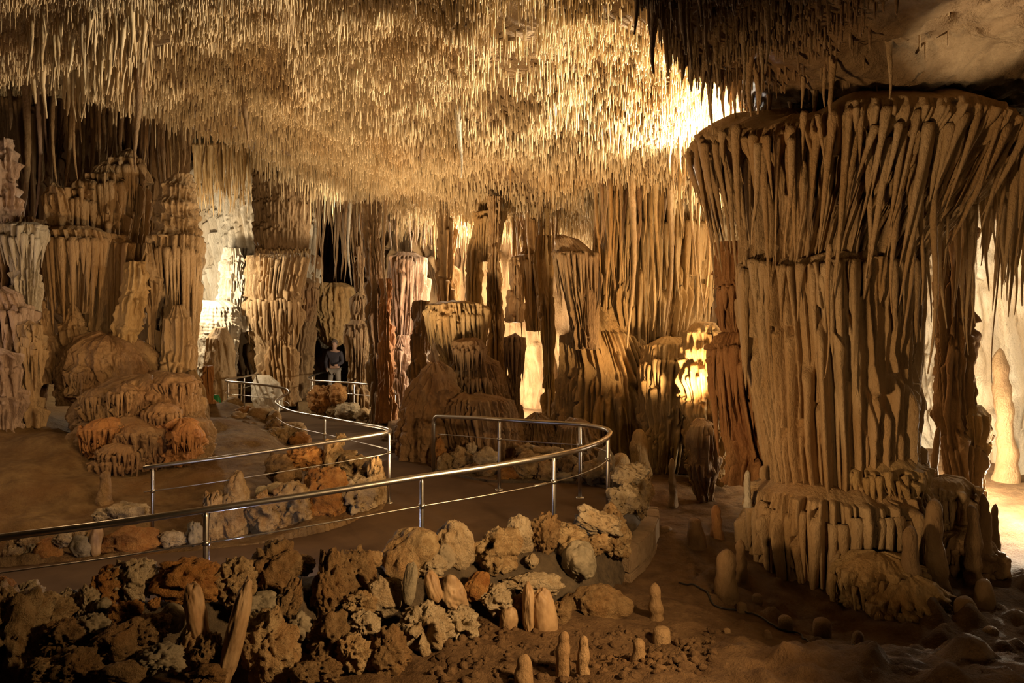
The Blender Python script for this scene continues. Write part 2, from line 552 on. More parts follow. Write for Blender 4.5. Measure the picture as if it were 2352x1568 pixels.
# ------------------------------------------------------------------ the setting: floor, path, ceiling, walls
def pathz(x, y):
    c = [(-6, 5.5, -.14), (-3.5, 6.3, -.08), (-3, 8, -.02), (-1.2, 6.8, .07), (0, 7.2, .12), (1.2, 8.5, .15), (1, 10, .14), (-1.5, 9.6, .1),
         (-1, 11.5, .1), (-3, 14, .06), (-5, 17, .0), (-6, 20, -.02), (-7, 25, 0)]
    return idw(c, x, y, 4)


near = [(-90, 5.1), (468, 5.62), (700, 5.95), (965, 6.36), (1130, 6.72), (1276, 7.14), (1370, 7.65), (1420, 8.3), (1437, 9.0), (1415, 9.7), (1345, 10.15), (1147, 10.35), (1000, 11.2)]
edge_near = spline([((px - CX) * Y / F, Y) for px, Y in near], 60)
inner = [gpt(905, 1010, .1), gpt(880, 976, .05), gpt(790, 960, 0), gpt(705, 950, 0), np.array([-6.9, 21.0]), np.array([-6.6, 23.5]), np.array([-6.5, 25.0]),
         np.array([-8.2, 25.0]), gpt(665, 905, -.05), gpt(655, 925, 0), gpt(618, 962, .05), gpt(668, 1002, .08), gpt(760, 1050, .1), gpt(890, 1148, .1),
         gpt(880, 1168, .1), gpt(800, 1196, .08), gpt(600, 1238, .03), gpt(450, 1266, -.03), gpt(200, 1292, -.08), gpt(0, 1310, -.12), gpt(-90, 1316, -.14)]
outline = np.vstack([edge_near, np.array(inner)])


def in_poly(x, y, P):
    ins = np.zeros(x.shape, bool)
    j = len(P) - 1
    for i in range(len(P)):
        xi, yi = P[i]; xj, yj = P[j]
        c = ((yi > y) != (yj > y)) & (x < (xj - xi) * (y - yi) / (yj - yi + 1e-12) + xi)
        ins ^= c
        j = i
    return ins


ctrl = []
for px, py, Y in [(-200, 1568, 5), (0, 1568, 4.9), (400, 1568, 5.0), (800, 1568, 5.0), (1100, 1568, 4.9), (1600, 1568, 4.6), (2000, 1568, 4.4), (2352, 1568, 4.2),
                  (250, 1480, 5.4), (700, 1500, 5.5), (1100, 1455, 5.7), (1300, 1420, 6.1), (1430, 1372, 6.8), (1492, 1330, 7.5),
                  (1600, 1340, 7.2), (1560, 1240, 8.6), (1600, 1160, 10.2), (1650, 1130, 11), (1700, 1400, 6.9), (1850, 1420, 6.9), (2200, 1470, 6.3), (2320, 1400, 6.9),
                  (2330, 1260, 9), (1500, 1100, 11.5),
                  (700, 1130, 9.2), (620, 1090, 10.2), (560, 1050, 11), (480, 1080, 10.2), (350, 1150, 9.2), (200, 1190, 8.4), (60, 1195, 8.2), (-100, 1195, 8.0),
                  (180, 1100, 9.4), (60, 1060, 9.7), (100, 1000, 10.4), (20, 955, 11), (-150, 940, 11), (230, 1000, 11.2),
                  (480, 960, 12.6), (530, 1000, 12.2), (500, 925, 14.5), (560, 950, 14.2), (960, 1070, 11.8), (1200, 1050, 12), (930, 990, 13.6), (870, 950, 17)]:
    p = W(px, py, Y); ctrl.append(tuple(p))
for q in [gpt(890, 1140, .1), gpt(800, 1185, .1), gpt(600, 1228, .04), gpt(450, 1256, 0), gpt(200, 1283, -.05), gpt(0, 1300, -.1), gpt(660, 1000, .1), gpt(750, 1040, .12), gpt(615, 962, .08)]:
    ctrl.append((q[0] - .1, q[1] + .25, float(pathz(np.array(q[0]), np.array(q[1]))) + .01))
ctrl += [(-8, 22, .1), (0, 22, .1), (6, 20, .1), (9, 14, .1), (-14, 16, 1.6), (-12, 8, 1.3), (-14, 24, 1), (0, 2, .1), (6, 2, .4), (-6, 2, -.1), (8, 8, .2)]


def floorz(x, y):
    x = np.asarray(x, float); y = np.asarray(y, float)
    z = idw(ctrl, x, y, 3.2)
    q = P3(x, y, 0)
    z = z + .10 * fbm(q, .9, 4, 3) * sstep(-16, -3, x) + .015 * fbm(q, 9, 2, 4)
    # rough clumpy earth in front of the retaining wall
    front = sstep(6.6, 5.2, y) * sstep(-3, -.5, x)
    z = z + front * (.05 * np.abs(fbm(q, 4, 3, 8)) + .03 * fbm(q, 14, 2, 9))
    rt = sstep(1.2, 2.2, x) * sstep(8.6, 7.4, y)
    f1, idv = worley(q, 2.3, 81)
    f2, id2 = worley(q, 4.5, 84)
    z = z + rt * (.15 * sstep(.42, .04, f1) * (idv > .4) + .07 * sstep(.42, .08, f2) * (id2 > .35) + .05 * fbm(q, 2.6, 4, 85))
    ins = in_poly(x, y, outline)
    z = np.where(ins, np.minimum(z, pathz(x, y) - .12), z)
    # keep the ground from burying the path's rim
    return z


def build_floor():
    xs = np.concatenate([np.linspace(-18, -9, 40, endpoint=False), np.linspace(-9, 6, 330, endpoint=False), np.linspace(6, 14, 50)])
    ys = np.concatenate([np.linspace(1.5, 4, 20, endpoint=False), np.linspace(4, 13, 230, endpoint=False), np.linspace(13, 28, 90)])
    X, Y = np.meshgrid(xs, ys)
    Z = floorz(X.ravel(), Y.ravel())
    V = np.stack([X.ravel(), Y.ravel(), Z], 1)
    o = mk('floor', V, grid_faces(len(ys), len(xs))[:, ::-1], M['ground'])
    # the sandy slope on the garden side has its own earth
    o.data.materials.append(M['sand'])
    q = grid_faces(len(ys), len(xs))
    c = V[q].mean(1)
    px = CX + c[:, 0] * F / c[:, 1]
    s = ((px < 900) & (c[:, 1] > 7.4) & (c[:, 0] < -1.2)).astype(np.int32)
    o.data.polygons.foreach_set('material_index', s)
    tag(o, kind='structure')


def build_path():
    P = outline
    # even subdivision of the outline, then a filled top with a short skirt
    Q = []
    for i in range(len(P)):
        a, b = P[i], P[(i + 1) % len(P)]
        n = max(1, int(np.linalg.norm(b - a) / .3))
        for k in range(n):
            Q.append(a + (b - a) * k / n)
    Q = np.array(Q)
    bm = bmesh.new()
    z = pathz(Q[:, 0], Q[:, 1])
    vs = [bm.verts.new((q[0], q[1], zz)) for q, zz in zip(Q, z)]
    f = bm.faces.new(vs)
    bmesh.ops.triangulate(bm, faces=[f])
    bmesh.ops.subdivide_edges(bm, edges=list(bm.edges), cuts=2, use_grid_fill=True)
    for v in bm.verts:
        v.co.z = float(pathz(np.array(v.co.x), np.array(v.co.y)))
    be = [e for e in bm.edges if e.is_boundary]
    r = bmesh.ops.extrude_edge_only(bm, edges=be)
    for g in r['geom']:
        if isinstance(g, bmesh.types.BMVert):
            g.co.z -= .5
    bmesh.ops.recalc_face_normals(bm, faces=list(bm.faces))
    me = bpy.data.meshes.new('path'); bm.to_mesh(me); bm.free()
    me.materials.append(M['path'])
    o = bpy.data.objects.new('path', me); COL.objects.link(o)
    tag(o, kind='structure')


LIPX = [-14, -7.3, -6.35, -5.75, -4.8, -2.4, 0, 9]
LIPY = [8.2, 9.9, 11.5, 13.6, 16.2, 21.5, 23.5, 24.5]
STEP = [2.6, 2.6, 2.2, .6, .3, .25, .2, .2]
ZC = EYE + 3.7


def ceilz(x, y):
    x = np.asarray(x, float); y = np.asarray(y, float)
    q = P3(x, y, 0)
    z = ZC + .45 * fbm(q, .42, 3, 21) + .24 * fbm(q, 1.5, 3, 22)
    z = z + .5 * sstep(.15, .55, fbm(q, .5, 2, 25)) * sstep(15, 11, y)
    z = z - np.interp(x, [-6.2, -4.4, -2, 1, 2.5], [0, .45, 1.15, 1.4, 1.7]) * sstep(9.3, 14.0, y)
    yl = np.interp(x, LIPX, LIPY); st = np.interp(x, LIPX, STEP)
    s = y - yl + .35 * fbm(q, .8, 2, 26)
    z = z - .10 * np.exp(-(s / .8) ** 2)
    z = z + st * sstep(.0, .7, s)
    return z


def on_ceiling(px, py, lo=6.0, hi=24.0):
    """depth at which the sight line of a measured point meets the ceiling"""
    Y = np.arange(lo, hi, .05)
    z = EYE - (py - HY) * Y / F
    c = ceilz((px - CX) * Y / F, Y)
    k = np.where(z >= c)[0]
    return float(Y[k[0]]) if len(k) else None


def build_ceiling():
    xs = np.arange(-17, 12.01, .09); ys = np.arange(1.5, 27.6, .1)
    X, Y = np.meshgrid(xs, ys)
    Z = ceilz(X.ravel(), Y.ravel())
    V = np.stack([X.ravel(), Y.ravel(), Z + .02 * fbm(P3(X.ravel(), Y.ravel(), 0), 6, 2, 31)], 1)
    o = mk('ceiling', V, grid_faces(len(ys), len(xs)), M['ceil'])
    tag(o, kind='structure')


# the lower rock shelf of ceiling over the big column, ending on its left in a ragged edge
EDX = [3.2, 5.0, 6.0, 7.2, 8.4, 9.5, 10.6]
EDV = [.10, .70, 1.03, 1.85, 2.55, 3.10, 3.7]


def ceil2z(x, y):
    q = P3(x, y, 0)
    ed = np.interp(y, EDX, EDV) + .22 * fbm(q, 1.3, 3, 41)
    d = ed - x                         # > 0: outside on the left
    z = EYE + 2.66 + .20 * fbm(q, .6, 3, 42) + .06 * fbm(q, 3, 3, 43)
    z = z + 1.7 * sstep(-.25, .65, d)
    z = z + 1.6 * sstep(9.7, 10.7, y + .4 * fbm(q, 1, 2, 44))
    # smooth pitted rock on the right hangs lower
    rr = sstep(2.6, 3.6, x + .3 * fbm(q, .8, 2, 45))
    f1, idv = worley(q, 2.2, 46)
    f2, id2 = worley(q, 5.0, 48)
    z = z + rr * (-.25 * sstep(6.65, 7.15, y + .25 * fbm(q, 1.2, 3, 49)) + .18 * sstep(.4, .1, f1) * (idv > .5) + .10 * sstep(.4, .1, f2) * (id2 > .45) + .09 * fbm(q, 4, 4, 47))
    return z


def build_ceiling_right():
    xs = np.arange(-.6, 9.01, .03); ys = np.arange(2.5, 10.9, .04)
    X, Y = np.meshgrid(xs, ys)
    z = ceil2z(X.ravel(), Y.ravel())
    V = np.stack([X.ravel(), Y.ravel(), z], 1)
    q = grid_faces(len(ys), len(xs))
    keep = z[q].min(1) < EYE + 4.5
    o = mk('ceiling_right', V, q[keep], M['shelf'])
    tag(o, kind='structure')


def straws(name, zfun, pts, lf, rf, seed, mat, label, cat):
    n = len(pts)
    rng = np.random.default_rng(seed)
    x, y = pts[:, 0], pts[:, 1]
    z0 = zfun(x, y)
    L = lf(x, y, rng); r = rf(x, y, rng)
    th = rng.uniform(0, 2 * np.pi, n)
    S = 4
    k = np.arange(S)
    ang = th[:, None] + k[None, :] * 2 * np.pi / S
    lean = rng.normal(0, .025, (n, 2)) * L[:, None]
    ring = lambda zz, rad, f: np.stack([x[:, None] + f * lean[:, :1] + rad[:, None] * np.cos(ang), y[:, None] + f * lean[:, 1:] + rad[:, None] * np.sin(ang), np.repeat(zz[:, None], S, 1)], -1)
    taper = rng.uniform(.45, .95, n)
    V = np.concatenate([ring(z0 + .04, r * 1.35, 0), ring(z0 - L * .88, r * (.3 + .7 * taper), .9)], 1)
    tip = np.stack([x + lean[:, 0], y + lean[:, 1], z0 - L], -1)[:, None, :]
    V = np.concatenate([V, tip], 1)
    b = (np.arange(n) * (2 * S + 1))[:, None]
    q = [b + np.array([c, (c + 1) % S, (c + 1) % S + S, c + S]) for c in range(S)]
    t = [b + np.array([S + c, S + (c + 1) % S, 2 * S]) for c in range(S)]
    o = mk(name, V.reshape(-1, 3), [np.concatenate(q), np.concatenate(t)], mat)
    return tag(o, label, cat, kind='stuff')


def build_straws():
    rng = np.random.default_rng(5)
    P = []
    for y0, y1, dens in ((6.6, 10, 760), (10, 13, 640), (13, 17, 430), (17, 21, 280), (21, 25.5, 170)):
        xa, xb = -1290 * y1 / F, 640 * y1 / F
        n = int((xb - xa) * (y1 - y0) * dens)
        p = np.stack([rng.uniform(xa, xb, n), rng.uniform(y0, y1, n)], 1)
        px = CX + p[:, 0] * F / p[:, 1]
        P.append(p[(px > -110) & (px < 1790)])
    P = np.vstack(P)
    q = P3(P[:, 0], P[:, 1], 0)
    dn = fbm(q, 1.1, 3, 61)
    P = P[rng.random(len(P)) < np.clip(.75 + 1.2 * dn, .12, 1)]

    def lf(x, y, g):
        q = P3(x, y, 0)
        a = .16 + .16 * np.clip(.5 + 1.1 * fbm(q, .8, 3, 62), 0, 1.4)
        L = .88 * a * g.uniform(.45, 1.35, len(x)) * (1 + .9 * (g.random(len(x)) > .95))
        # longer ones fringe the lip of the ceiling
        yl = np.interp(x, LIPX, LIPY)
        L = L * (1 + 1.0 * sstep(13.5, 16.5, y) * g.random(len(x)) ** .7)
        return L * (1 + .15 * np.exp(-((y - yl) / .5) ** 2)) * (1 - .35 * sstep(-5, -6.5, x))

    rf = lambda x, y, g: g.uniform(.0055, .0125, len(x)) * (1 + .5 * (g.random(len(x)) > .93)) * (1 + .03 * np.clip(y - 10, 0, 14))
    straws('soda_straws', ceilz, P, lf, rf, 6, M['straw'], 'countless thin pale calcite straws covering the main cave ceiling', 'soda straws')
    # the dim straws under the lower shelf
    n = 15000
    p = np.stack([rng.uniform(-.2, 4.2, n), rng.uniform(4.4, 10.3, n)], 1)
    ed = np.interp(p[:, 1], EDX, EDV)
    k = (p[:, 0] > ed - .35) & (rng.random(n) < (.02 + .98 * sstep(3.4, 1.9, p[:, 0])) * np.clip(.7 + 1.2 * fbm(P3(p[:, 0], p[:, 1], 0), 1.2, 2, 66), .05, 1))
    p = p[k]

    def lf2(x, y, g):
        ed = np.interp(y, EDX, EDV)
        return (.08 + .14 * g.random(len(x)) ** 2) * (1 + .8 * np.exp(-((x - ed) / .3) ** 2))
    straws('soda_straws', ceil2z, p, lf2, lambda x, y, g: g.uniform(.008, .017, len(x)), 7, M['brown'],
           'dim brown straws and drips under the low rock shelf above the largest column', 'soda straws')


def wall(name, line, z0, z1, mat, seed, pl, amp=.5, du=.05, dz=.06, vis=(-200, 2550), lean=0.0):
    L = np.array(line, float)
    d = np.concatenate([[0], np.cumsum(np.linalg.norm(np.diff(L, axis=0), axis=1))])
    t = np.arange(0, d[-1], du)
    x = np.interp(t, d, L[:, 0]); y = np.interp(t, d, L[:, 1])
    k = max(3, int(.5 / du)); ker = np.hanning(2 * k + 1); ker /= ker.sum()
    x = np.convolve(np.pad(x, k, 'edge'), ker, 'valid'); y = np.convolve(np.pad(y, k, 'edge'), ker, 'valid')
    tx, ty = np.gradient(x), np.gradient(y)
    l = np.hypot(tx, ty); nx, ny = ty / l, -tx / l
    z = np.arange(z1, z0, -dz)
    T, Z = np.meshgrid(t, z)
    A, ZZ = T.ravel(), Z.ravel()
    dd = np.zeros_like(A)
    for i, (s, hb, a) in enumerate(pl):
        dd = np.maximum(dd, a * pipes(A, ZZ, s, hb, seed * 5 + i * 13))
    q = P3(A, 0, ZZ)
    dd = dd + amp * fbm(q, .55, 4, seed) + .5 * amp * fbm(q * np.array([1, 1, .4]), 1.6, 3, seed + 3)
    lm = lean * (z1 - ZZ)
    X = np.tile(x, len(z)) + np.tile(nx, len(z)) * (dd + lm)
    Yv = np.tile(y, len(z)) + np.tile(ny, len(z)) * (dd + lm)
    o = mk(name, np.stack([X, Yv, ZZ], 1), grid_faces(len(z), len(t)), mat)
    return tag(o, kind='structure')


def build_walls():
    wall('wall_back', [(-19, 23.5), (-13, 25.5), (-8.6, 25.8), (-7.6, 27.2), (-5.4, 27.2), (-4.2, 21.5), (-1.5, 19.0), (2.5, 18.0), (4.6, 16.8), (7, 15), (9, 13.5)], -.4, 8.3, M['brown'], 11,
         ((.16, 1.6, 1.1), (.32, 2.6, 1.0)), .55, .045, .06)
    wall('wall_left', [(-13.6, 5), (-13.2, 10), (-14.5, 15), (-16, 20), (-17, 25)], -.4, 8.5, M['brown'], 12, ((.2, 1.6, 1.1), (.34, 2.4, 1.0)), .6, .06, .07)
    wall('wall_right', [(7.0, 17), (7.6, 14.5), (8.2, 12.4), (9.6, 10.4), (10.5, 7), (9, 3)], -.4, 6.5, M['pale'], 13, ((.14, 1.3, 1.0), (.26, 2.2, .9)), .5, .045, .05)
# ------------------------------------------------------------------ steel railings
def railing(label, top, posts, cable_drop=.28, nseg=120, r=.024, ends=(), cable_from=None, turn=None):
    """top: (px,py,Y) points of the handrail; posts: (px, Y, foot z or None) along it"""
    P = spline([W(*t) for t in top], nseg)
    base = P[len(P) // 2].copy(); base[2] = float(pathz(np.array(base[0]), np.array(base[1])))
    root = thing('railing', base, label, 'railing')
    path = P
    for e in ends:   # rounded drop into an end post
        q = P[0] if e == 0 else P[-1]
        d = (P[0] - P[1]) if e == 0 else (P[-1] - P[-2]); d = d / np.linalg.norm(d)
        foot = float(pathz(np.array(q[0]), np.array(q[1]))) - .05
        arc = [q + d * .12 * math.sin(a) - np.array([0, 0, .12 * (1 - math.cos(a))]) for a in np.linspace(.2, math.pi / 2, 6)]
        arc.append(np.array([arc[-1][0], arc[-1][1], foot]))
        path = np.vstack([np.array(arc)[::-1], path]) if e == 0 else np.vstack([path, np.array(arc)])
    V, f = tube(path, np.full(len(path), r), 14)
    mk('handrail', V, f, M['steel'], root)
    for px, Y in posts:
        # nearest rail point by x/Y ratio and depth
        k = np.argmin((((P[:, 0] * F / P[:, 1] + CX) - px) / 60) ** 2 + (P[:, 1] - Y) ** 2 * 4)
        q = P[k]
        fz = float(pathz(np.array(q[0]), np.array(q[1])))
        V, f = tube([[q[0], q[1], fz - .08], [q[0], q[1], fz + .4], [q[0], q[1], q[2] - .055], [q[0], q[1], q[2] - .01]], [r * .82, r * .82, r * .82, r * .4], 14)
        po = mk('post', V, f, M['steel'], root)
        fl, ff = tube([[q[0], q[1], fz - .03], [q[0], q[1], fz + .012]], [.055, .055], 18)
        mk('base_plate', fl, ff, M['steel'], po)
        V, f = tube([[q[0], q[1], q[2] - cable_drop - .02], [q[0], q[1], q[2] - cable_drop + .02]], [r * 1.05, r * 1.05], 12)
        mk('clamp', V, f, M['steel'], po)
    C = P - np.array([0, 0, cable_drop])
    V, f = tube(C, np.full(len(C), .0065), 8)
    mk('cable', V, f, M['steel'], root)
    if turn:
        k = np.argmin((((P[:, 0] * F / P[:, 1] + CX) - turn[0]) / 60) ** 2 + (P[:, 1] - turn[1]) ** 2 * 4)
        d = C[k + 1] - C[k - 1]; d /= np.linalg.norm(d)
        V, f = tube([C[k] - d * .09, C[k] - d * .07, C[k] + d * .07, C[k] + d * .09], [.007, .016, .016, .007], 10)
        mk('turnbuckle', V, f, M['steel'], root)
    return root


def build_rails():
    railing('long polished steel handrail with a thin cable curving round the bend of the near path',
            [(-120, 1251, 5.35), (0, 1234, 5.5), (240, 1204, 5.68), (468, 1171, 5.9), (720, 1134, 6.25), (965, 1095, 6.65), (1130, 1071, 7.0), (1276, 1045, 7.43), (1352, 1025, 7.9), (1392, 1006, 8.4), (1400, 990, 8.85), (1372, 980, 9.15),
             (1330, 974, 9.4), (1240, 969, 9.65), (1147, 963, 9.9), (1060, 958, 10.5), (1005, 956, 11)],
            [(468, 5.9), (965, 6.65), (1276, 7.43), (1399, 8.5), (1330, 9.4), (1147, 9.9)], ends=(1,), turn=(1240, 7.3), nseg=170, r=.03)
    railing('steel railing bending sharply round the rock garden between the two path levels',
            [(330, 1074, 8.0), (352, 1071, 8.02), (500, 1052, 8.3), (700, 1023, 8.75), (840, 1001, 9.05), (885, 993, 9.2), (896, 988, 9.4), (880, 982, 9.7), (810, 970, 10.6), (745, 958, 11.6), (670, 944, 12.9), (640, 930, 13.7), (634, 921, 14.2), (648, 910, 14.6), (664, 902, 14.9), (660, 894, 15.1), (640, 889, 15.2), (600, 883, 15.3),
             (560, 879, 15.5), (524, 876, 15.7), (524, 871, 16.6), (560, 865, 17.8), (600, 857, 19.6), (640, 849, 21.6), (668, 844, 23)],
            [(352, 8.02), (895, 9.3), (745, 11.6), (649, 14.4), (522, 15.7), (552, 15.5), (565, 17.8), (622, 20.6)], ends=(1,), nseg=200, r=.024)
    railing('far steel railing with a looped end beside the dark tunnel',
            [(790, 843, 24), (760, 850, 22.5), (730, 858, 20.5), (712, 865, 19), (709, 869, 18.3), (718, 873, 17.9), (760, 876, 17.6), (813, 879, 17.2), (860, 884, 16.7), (893, 890, 16.2), (905, 897, 15.8), (908, 905, 15.5)],
            [(712, 18), (720, 19.5), (765, 22.5), (813, 17.2), (907, 15.6)], nseg=110, r=.024)
# ------------------------------------------------------------------ the large columns and flowstones
def body(root, part, rows, Y, kd, mat, seed, **kw):
    t = Tier(rows, Y, kd)
    V, f = t.mesh(seed, **kw)
    mk(part, V, f, M[mat], root)
    return t


def hangs(root, tier, n, z0, lmin, lmax, rad, seed, mat='flow', each=True, name='stalactite', **kw):
    L = hang(tier, n, z0, lmin, lmax, rad, seed, **kw)
    if each:
        for V, f in L:
            mk(name, V, f, M[mat], root)
    else:
        V, f = merge(L)
        mk(name, V, f, M[mat], root)


def zpx(py, Y):
    return EYE - (py - HY) * Y / F


def build_great_column():
    Y = 8.5
    root = thing('flowstone_column', [(1920 - CX) * Y / F, Y, -.4], 'largest column, a huge tan flowstone column flaring to a wide disc on its fluted stem', 'column')
    t = body(root, 'canopy', [(272, 1900, 2080), (276, 1760, 2200), (292, 1640, 2310), (318, 1588, 2372), (345, 1580, 2384), (360, 1592, 2370), (378, 1618, 2340), (400, 1640, 2300), (460, 1672, 2232), (520, 1694, 2170), (580, 1704, 2124), (640, 1706, 2100)],
             Y, .74, 'flow', 101, nu=1100, nv=300, pl=((.10, 1.5, .9), (.17, 2.2, .85)), lump=.05, fine=.012, full=.5)
    hangs(root, t, 58, zpx(345, Y), .5, 1.5, .036, 11, 'flow', follow=.6, zj=.12, span=112, sides=10, m=22, off=.12, right=.12)
    hangs(root, t, 36, zpx(356, Y), .7, 1.9, .042, 12, 'flow', follow=.62, zj=.08, span=108, sides=10, m=22, off=.10, top_r=.93, right=.2)
    hangs(root, t, 26, zpx(385, Y), .9, 1.7, .045, 16, 'flow', follow=.7, zj=.08, span=106, sides=10, m=20, off=.08, top_r=.97, name='inner_drape', right=.3)
    # right-hand fringe hanging free over the lit gap
    rng = random.Random(4)
    L = []
    for i in range(40):
        px = rng.uniform(2120, 2352); yy = Y + rng.uniform(-.9, .6)
        py0 = 420 + rng.uniform(-40, 60)
        p = W(px, py0, yy)
        h = rng.uniform(.7, 1.55) * (1.15 if px < 2260 else .95)
        L.append(spike(p, h, rng.uniform(.025, .05), 600 + i, (rng.uniform(-.04, .04), 0), True, 9, 16, .15, .12))
    V, f = merge(L); tag(mk('stalactite_fringe', V, f, M['flow'], root), kind='stuff')
    t2 = body(root, 'shaft', [(585, 1800, 2000), (588, 1715, 2085), (606, 1700, 2098), (660, 1704, 2100), (760, 1716, 2098), (860, 1728, 2096), (960, 1742, 2094), (1050, 1752, 2094), (1110, 1756, 2098), (1130, 1780, 2080)],
              8.35, .8, 'flow', 102, nu=900, nv=320, pl=((.12, 1.9, 1.0), (.20, 2.6, .95)), lump=.05, fine=.012, full=.55)
    hangs(root, t2, 22, zpx(612, 8.35), .5, 1.6, .05, 13, 'flow', follow=.5, zj=.05, span=95, sides=10, m=20, off=.07, name='pipe')
    # long thin free stalactites in front of the shaft
    for i, (px, p0, p1, r) in enumerate(((2065, 318, 720, .05), (1905, 560, 870, .028), (2000, 318, 640, .045), (1818, 318, 590, .042), (2096, 318, 760, .055), (2148, 318, 860, .05), (2122, 318, 700, .045), (1740, 330, 560, .04))):
        yy = 7.25 if p0 < 400 else 7.15
        a = W(px, p0, yy)
        V, f = spike(a, (p1 - p0) * yy / F, r, 700 + i, (.0, .1), True, 12, 30, .18, .15, .1)
        mk('stalactite', V, f, M['flow'], root)
    t3 = body(root, 'middle_skirt', [(1022, 1985, 2030), (1030, 1940, 2070), (1044, 1905, 2100), (1062, 1890, 2118), (1090, 1894, 2122), (1120, 1930, 2120), (1150, 1960, 2100)],
              8.0, .8, 'gold', 103, nu=500, nv=120, pl=((.09, .5, 1.0), (.15, .9, .8)), lump=.07, fine=.015)
    hangs(root, t3, 20, zpx(1075, 8.0), .25, .55, .035, 14, 'gold', follow=.3, zj=.05, span=95, name='drip')
    t4 = body(root, 'base_drum', [(1092, 1820, 2000), (1096, 1760, 2075), (1115, 1728, 2108), (1150, 1719, 2118), (1220, 1722, 2120), (1300, 1728, 2122), (1360, 1738, 2122), (1392, 1752, 2115), (1405, 1780, 2095)],
              8.2, .82, 'flow', 104, nu=800, nv=240, pl=((.11, 1.5, 1.25), (.19, 2.0, 1.1)), lump=.05, fine=.012, full=.6)
    hangs(root, t4, 26, zpx(1150, 8.2), .5, 1.25, .055, 15, 'flow', follow=.25, zj=.06, span=92, sides=10, m=20, off=.06, name='drape')
    for i, (rows, yy, kd) in enumerate((
            ([(1090, 2150, 2175), (1096, 2128, 2215), (1112, 2112, 2235), (1150, 2104, 2246), (1210, 2106, 2240), (1300, 2110, 2236), (1400, 2120, 2230)], 8.2, .8),
            ([(1225, 2190, 2230), (1234, 2160, 2268), (1256, 2146, 2286), (1310, 2146, 2288), (1380, 2160, 2280), (1460, 2180, 2270)], 7.8, .8),
            ([(1268, 1990, 2040), (1275, 1945, 2085), (1295, 1915, 2110), (1330, 1905, 2120), (1370, 1915, 2118), (1400, 1930, 2110)], 7.2, .7),
            ([(1322, 2060, 2110), (1332, 2015, 2150), (1356, 1985, 2180), (1400, 1985, 2188), (1440, 2000, 2180), (1480, 2020, 2170)], 6.95, .7),
            ([(1398, 2110, 2160), (1408, 2075, 2200), (1430, 2050, 2224), (1470, 2050, 2230), (1510, 2070, 2220)], 6.7, .7))):
        tt = body(root, 'foot_flow', rows, yy, kd, ('flow', 'brown', 'gold', 'gold', 'flow')[i], 105 + i, nu=360, nv=150, pl=((.12, .35, .6), (.2, .6, .5)), lump=.17, fine=.04)
        hangs(root, tt, 11, zpx(rows[3][0] - 12, yy), .12, .4, .035, 160 + i, ('flow', 'brown', 'gold', 'gold', 'flow')[i], follow=.3, zj=.05, span=90, sides=9, m=12, off=.03, name='foot_drip')
    # ---- orange tower leaning against the shaft on its left
    Y = 9.4
    r2 = thing('flowstone_tower', [(1700 - CX) * Y / F, Y, -.3], 'orange three-tiered flowstone tower standing against the left side of the largest column', 'column')
    body(r2, 'upper_tier', [(555, 1650, 1740), (600, 1642, 1745), (640, 1640, 1745), (660, 1652, 1740)], Y, .8, 'orange', 111, nu=320, nv=90, pl=((.07, .5, 1.0), (.12, .7, 1.0)), lump=.12, fine=.03)
    ta = body(r2, 'middle_tier', [(650, 1660, 1730), (655, 1646, 1745), (690, 1650, 1745), (770, 1664, 1742), (790, 1668, 1740)], Y, .8, 'orange', 112, nu=320, nv=120, pl=((.08, .9, 1.0), (.13, 1.2, 1.0)), lump=.10, fine=.03)
    hangs(r2, ta, 13, zpx(668, 9.4), .3, .8, .035, 161, 'orange', follow=.5, span=90)
    tb = body(r2, 'lower_tier', [(758, 1670, 1730), (766, 1640, 1750), (790, 1628, 1758), (820, 1634, 1755), (900, 1640, 1755), (1000, 1664, 1770), (1060, 1680, 1776), (1110, 1672, 1780)], Y, .8, 'orange', 113, nu=420, nv=220, pl=((.09, 1.0, 1.1), (.15, 1.3, 1.1)), lump=.12, fine=.03)
    hangs(r2, tb, 16, zpx(800, 9.4), .5, 1.6, .045, 162, 'orange', follow=.6, span=90)
    # ---- rugged pillar to the right behind
    Y = 9.6
    r3 = thing('pillar', [(2190 - CX) * Y / F, Y, 0], 'rough grey-brown pillar right behind the largest column against the glare', 'pillar')
    body(r3, 'shaft', [(470, 2150, 2230), (640, 2165, 2225), (740, 2160, 2232), (850, 2150, 2232), (950, 2150, 2245), (1020, 2160, 2250), (1110, 2175, 2250), (1200, 2172, 2266), (1300, 2170, 2270)], Y, .8, 'brown', 121, nu=340, nv=300, pl=((.12, 1.2, .8), (.2, 1.5, .8)), lump=.13, fine=.03)
    body(r3, 'bracket', [(930, 2215, 2262), (950, 2205, 2278), (985, 2210, 2280), (1060, 2225, 2262), (1140, 2235, 2258)], Y - .1, .8, 'gold', 122, nu=220, nv=120, pl=((.09, .7, 1.0),), lump=.12)


def fl(name, label, rows, Y, kd, mat, seed, cat='column', **kw):
    """a one-piece flowstone body"""
    t = Tier(rows, Y, kd)
    V, f = t.mesh(seed, **kw)
    o = mk(name, V, f, M[mat], base=t.base())
    tag(o, label, cat)
    return o, t


def multi(name, label, cat, tiers, seed):
    """tiers: (part, rows, Y, kd, mat, opts, hang or None)"""
    Yb = tiers[-1][2]; rw = tiers[-1][1][-1]
    root = thing(name, W((rw[1] + rw[2]) / 2, rw[0], Yb), label, cat)
    for i, (part, rows, Y, kd, mat, opt, hg) in enumerate(tiers):
        t = body(root, part, rows, Y, kd, mat, seed + i, **opt)
        if hg:
            n, py, l0, l1, r = hg[:5]
            hangs(root, t, n, zpx(py, Y), l0, l1, r, seed * 3 + i, mat, each=n <= 16, name='drip_fringe' if n > 16 else 'stalactite', **(hg[5] if len(hg) > 5 else {}))
    return root


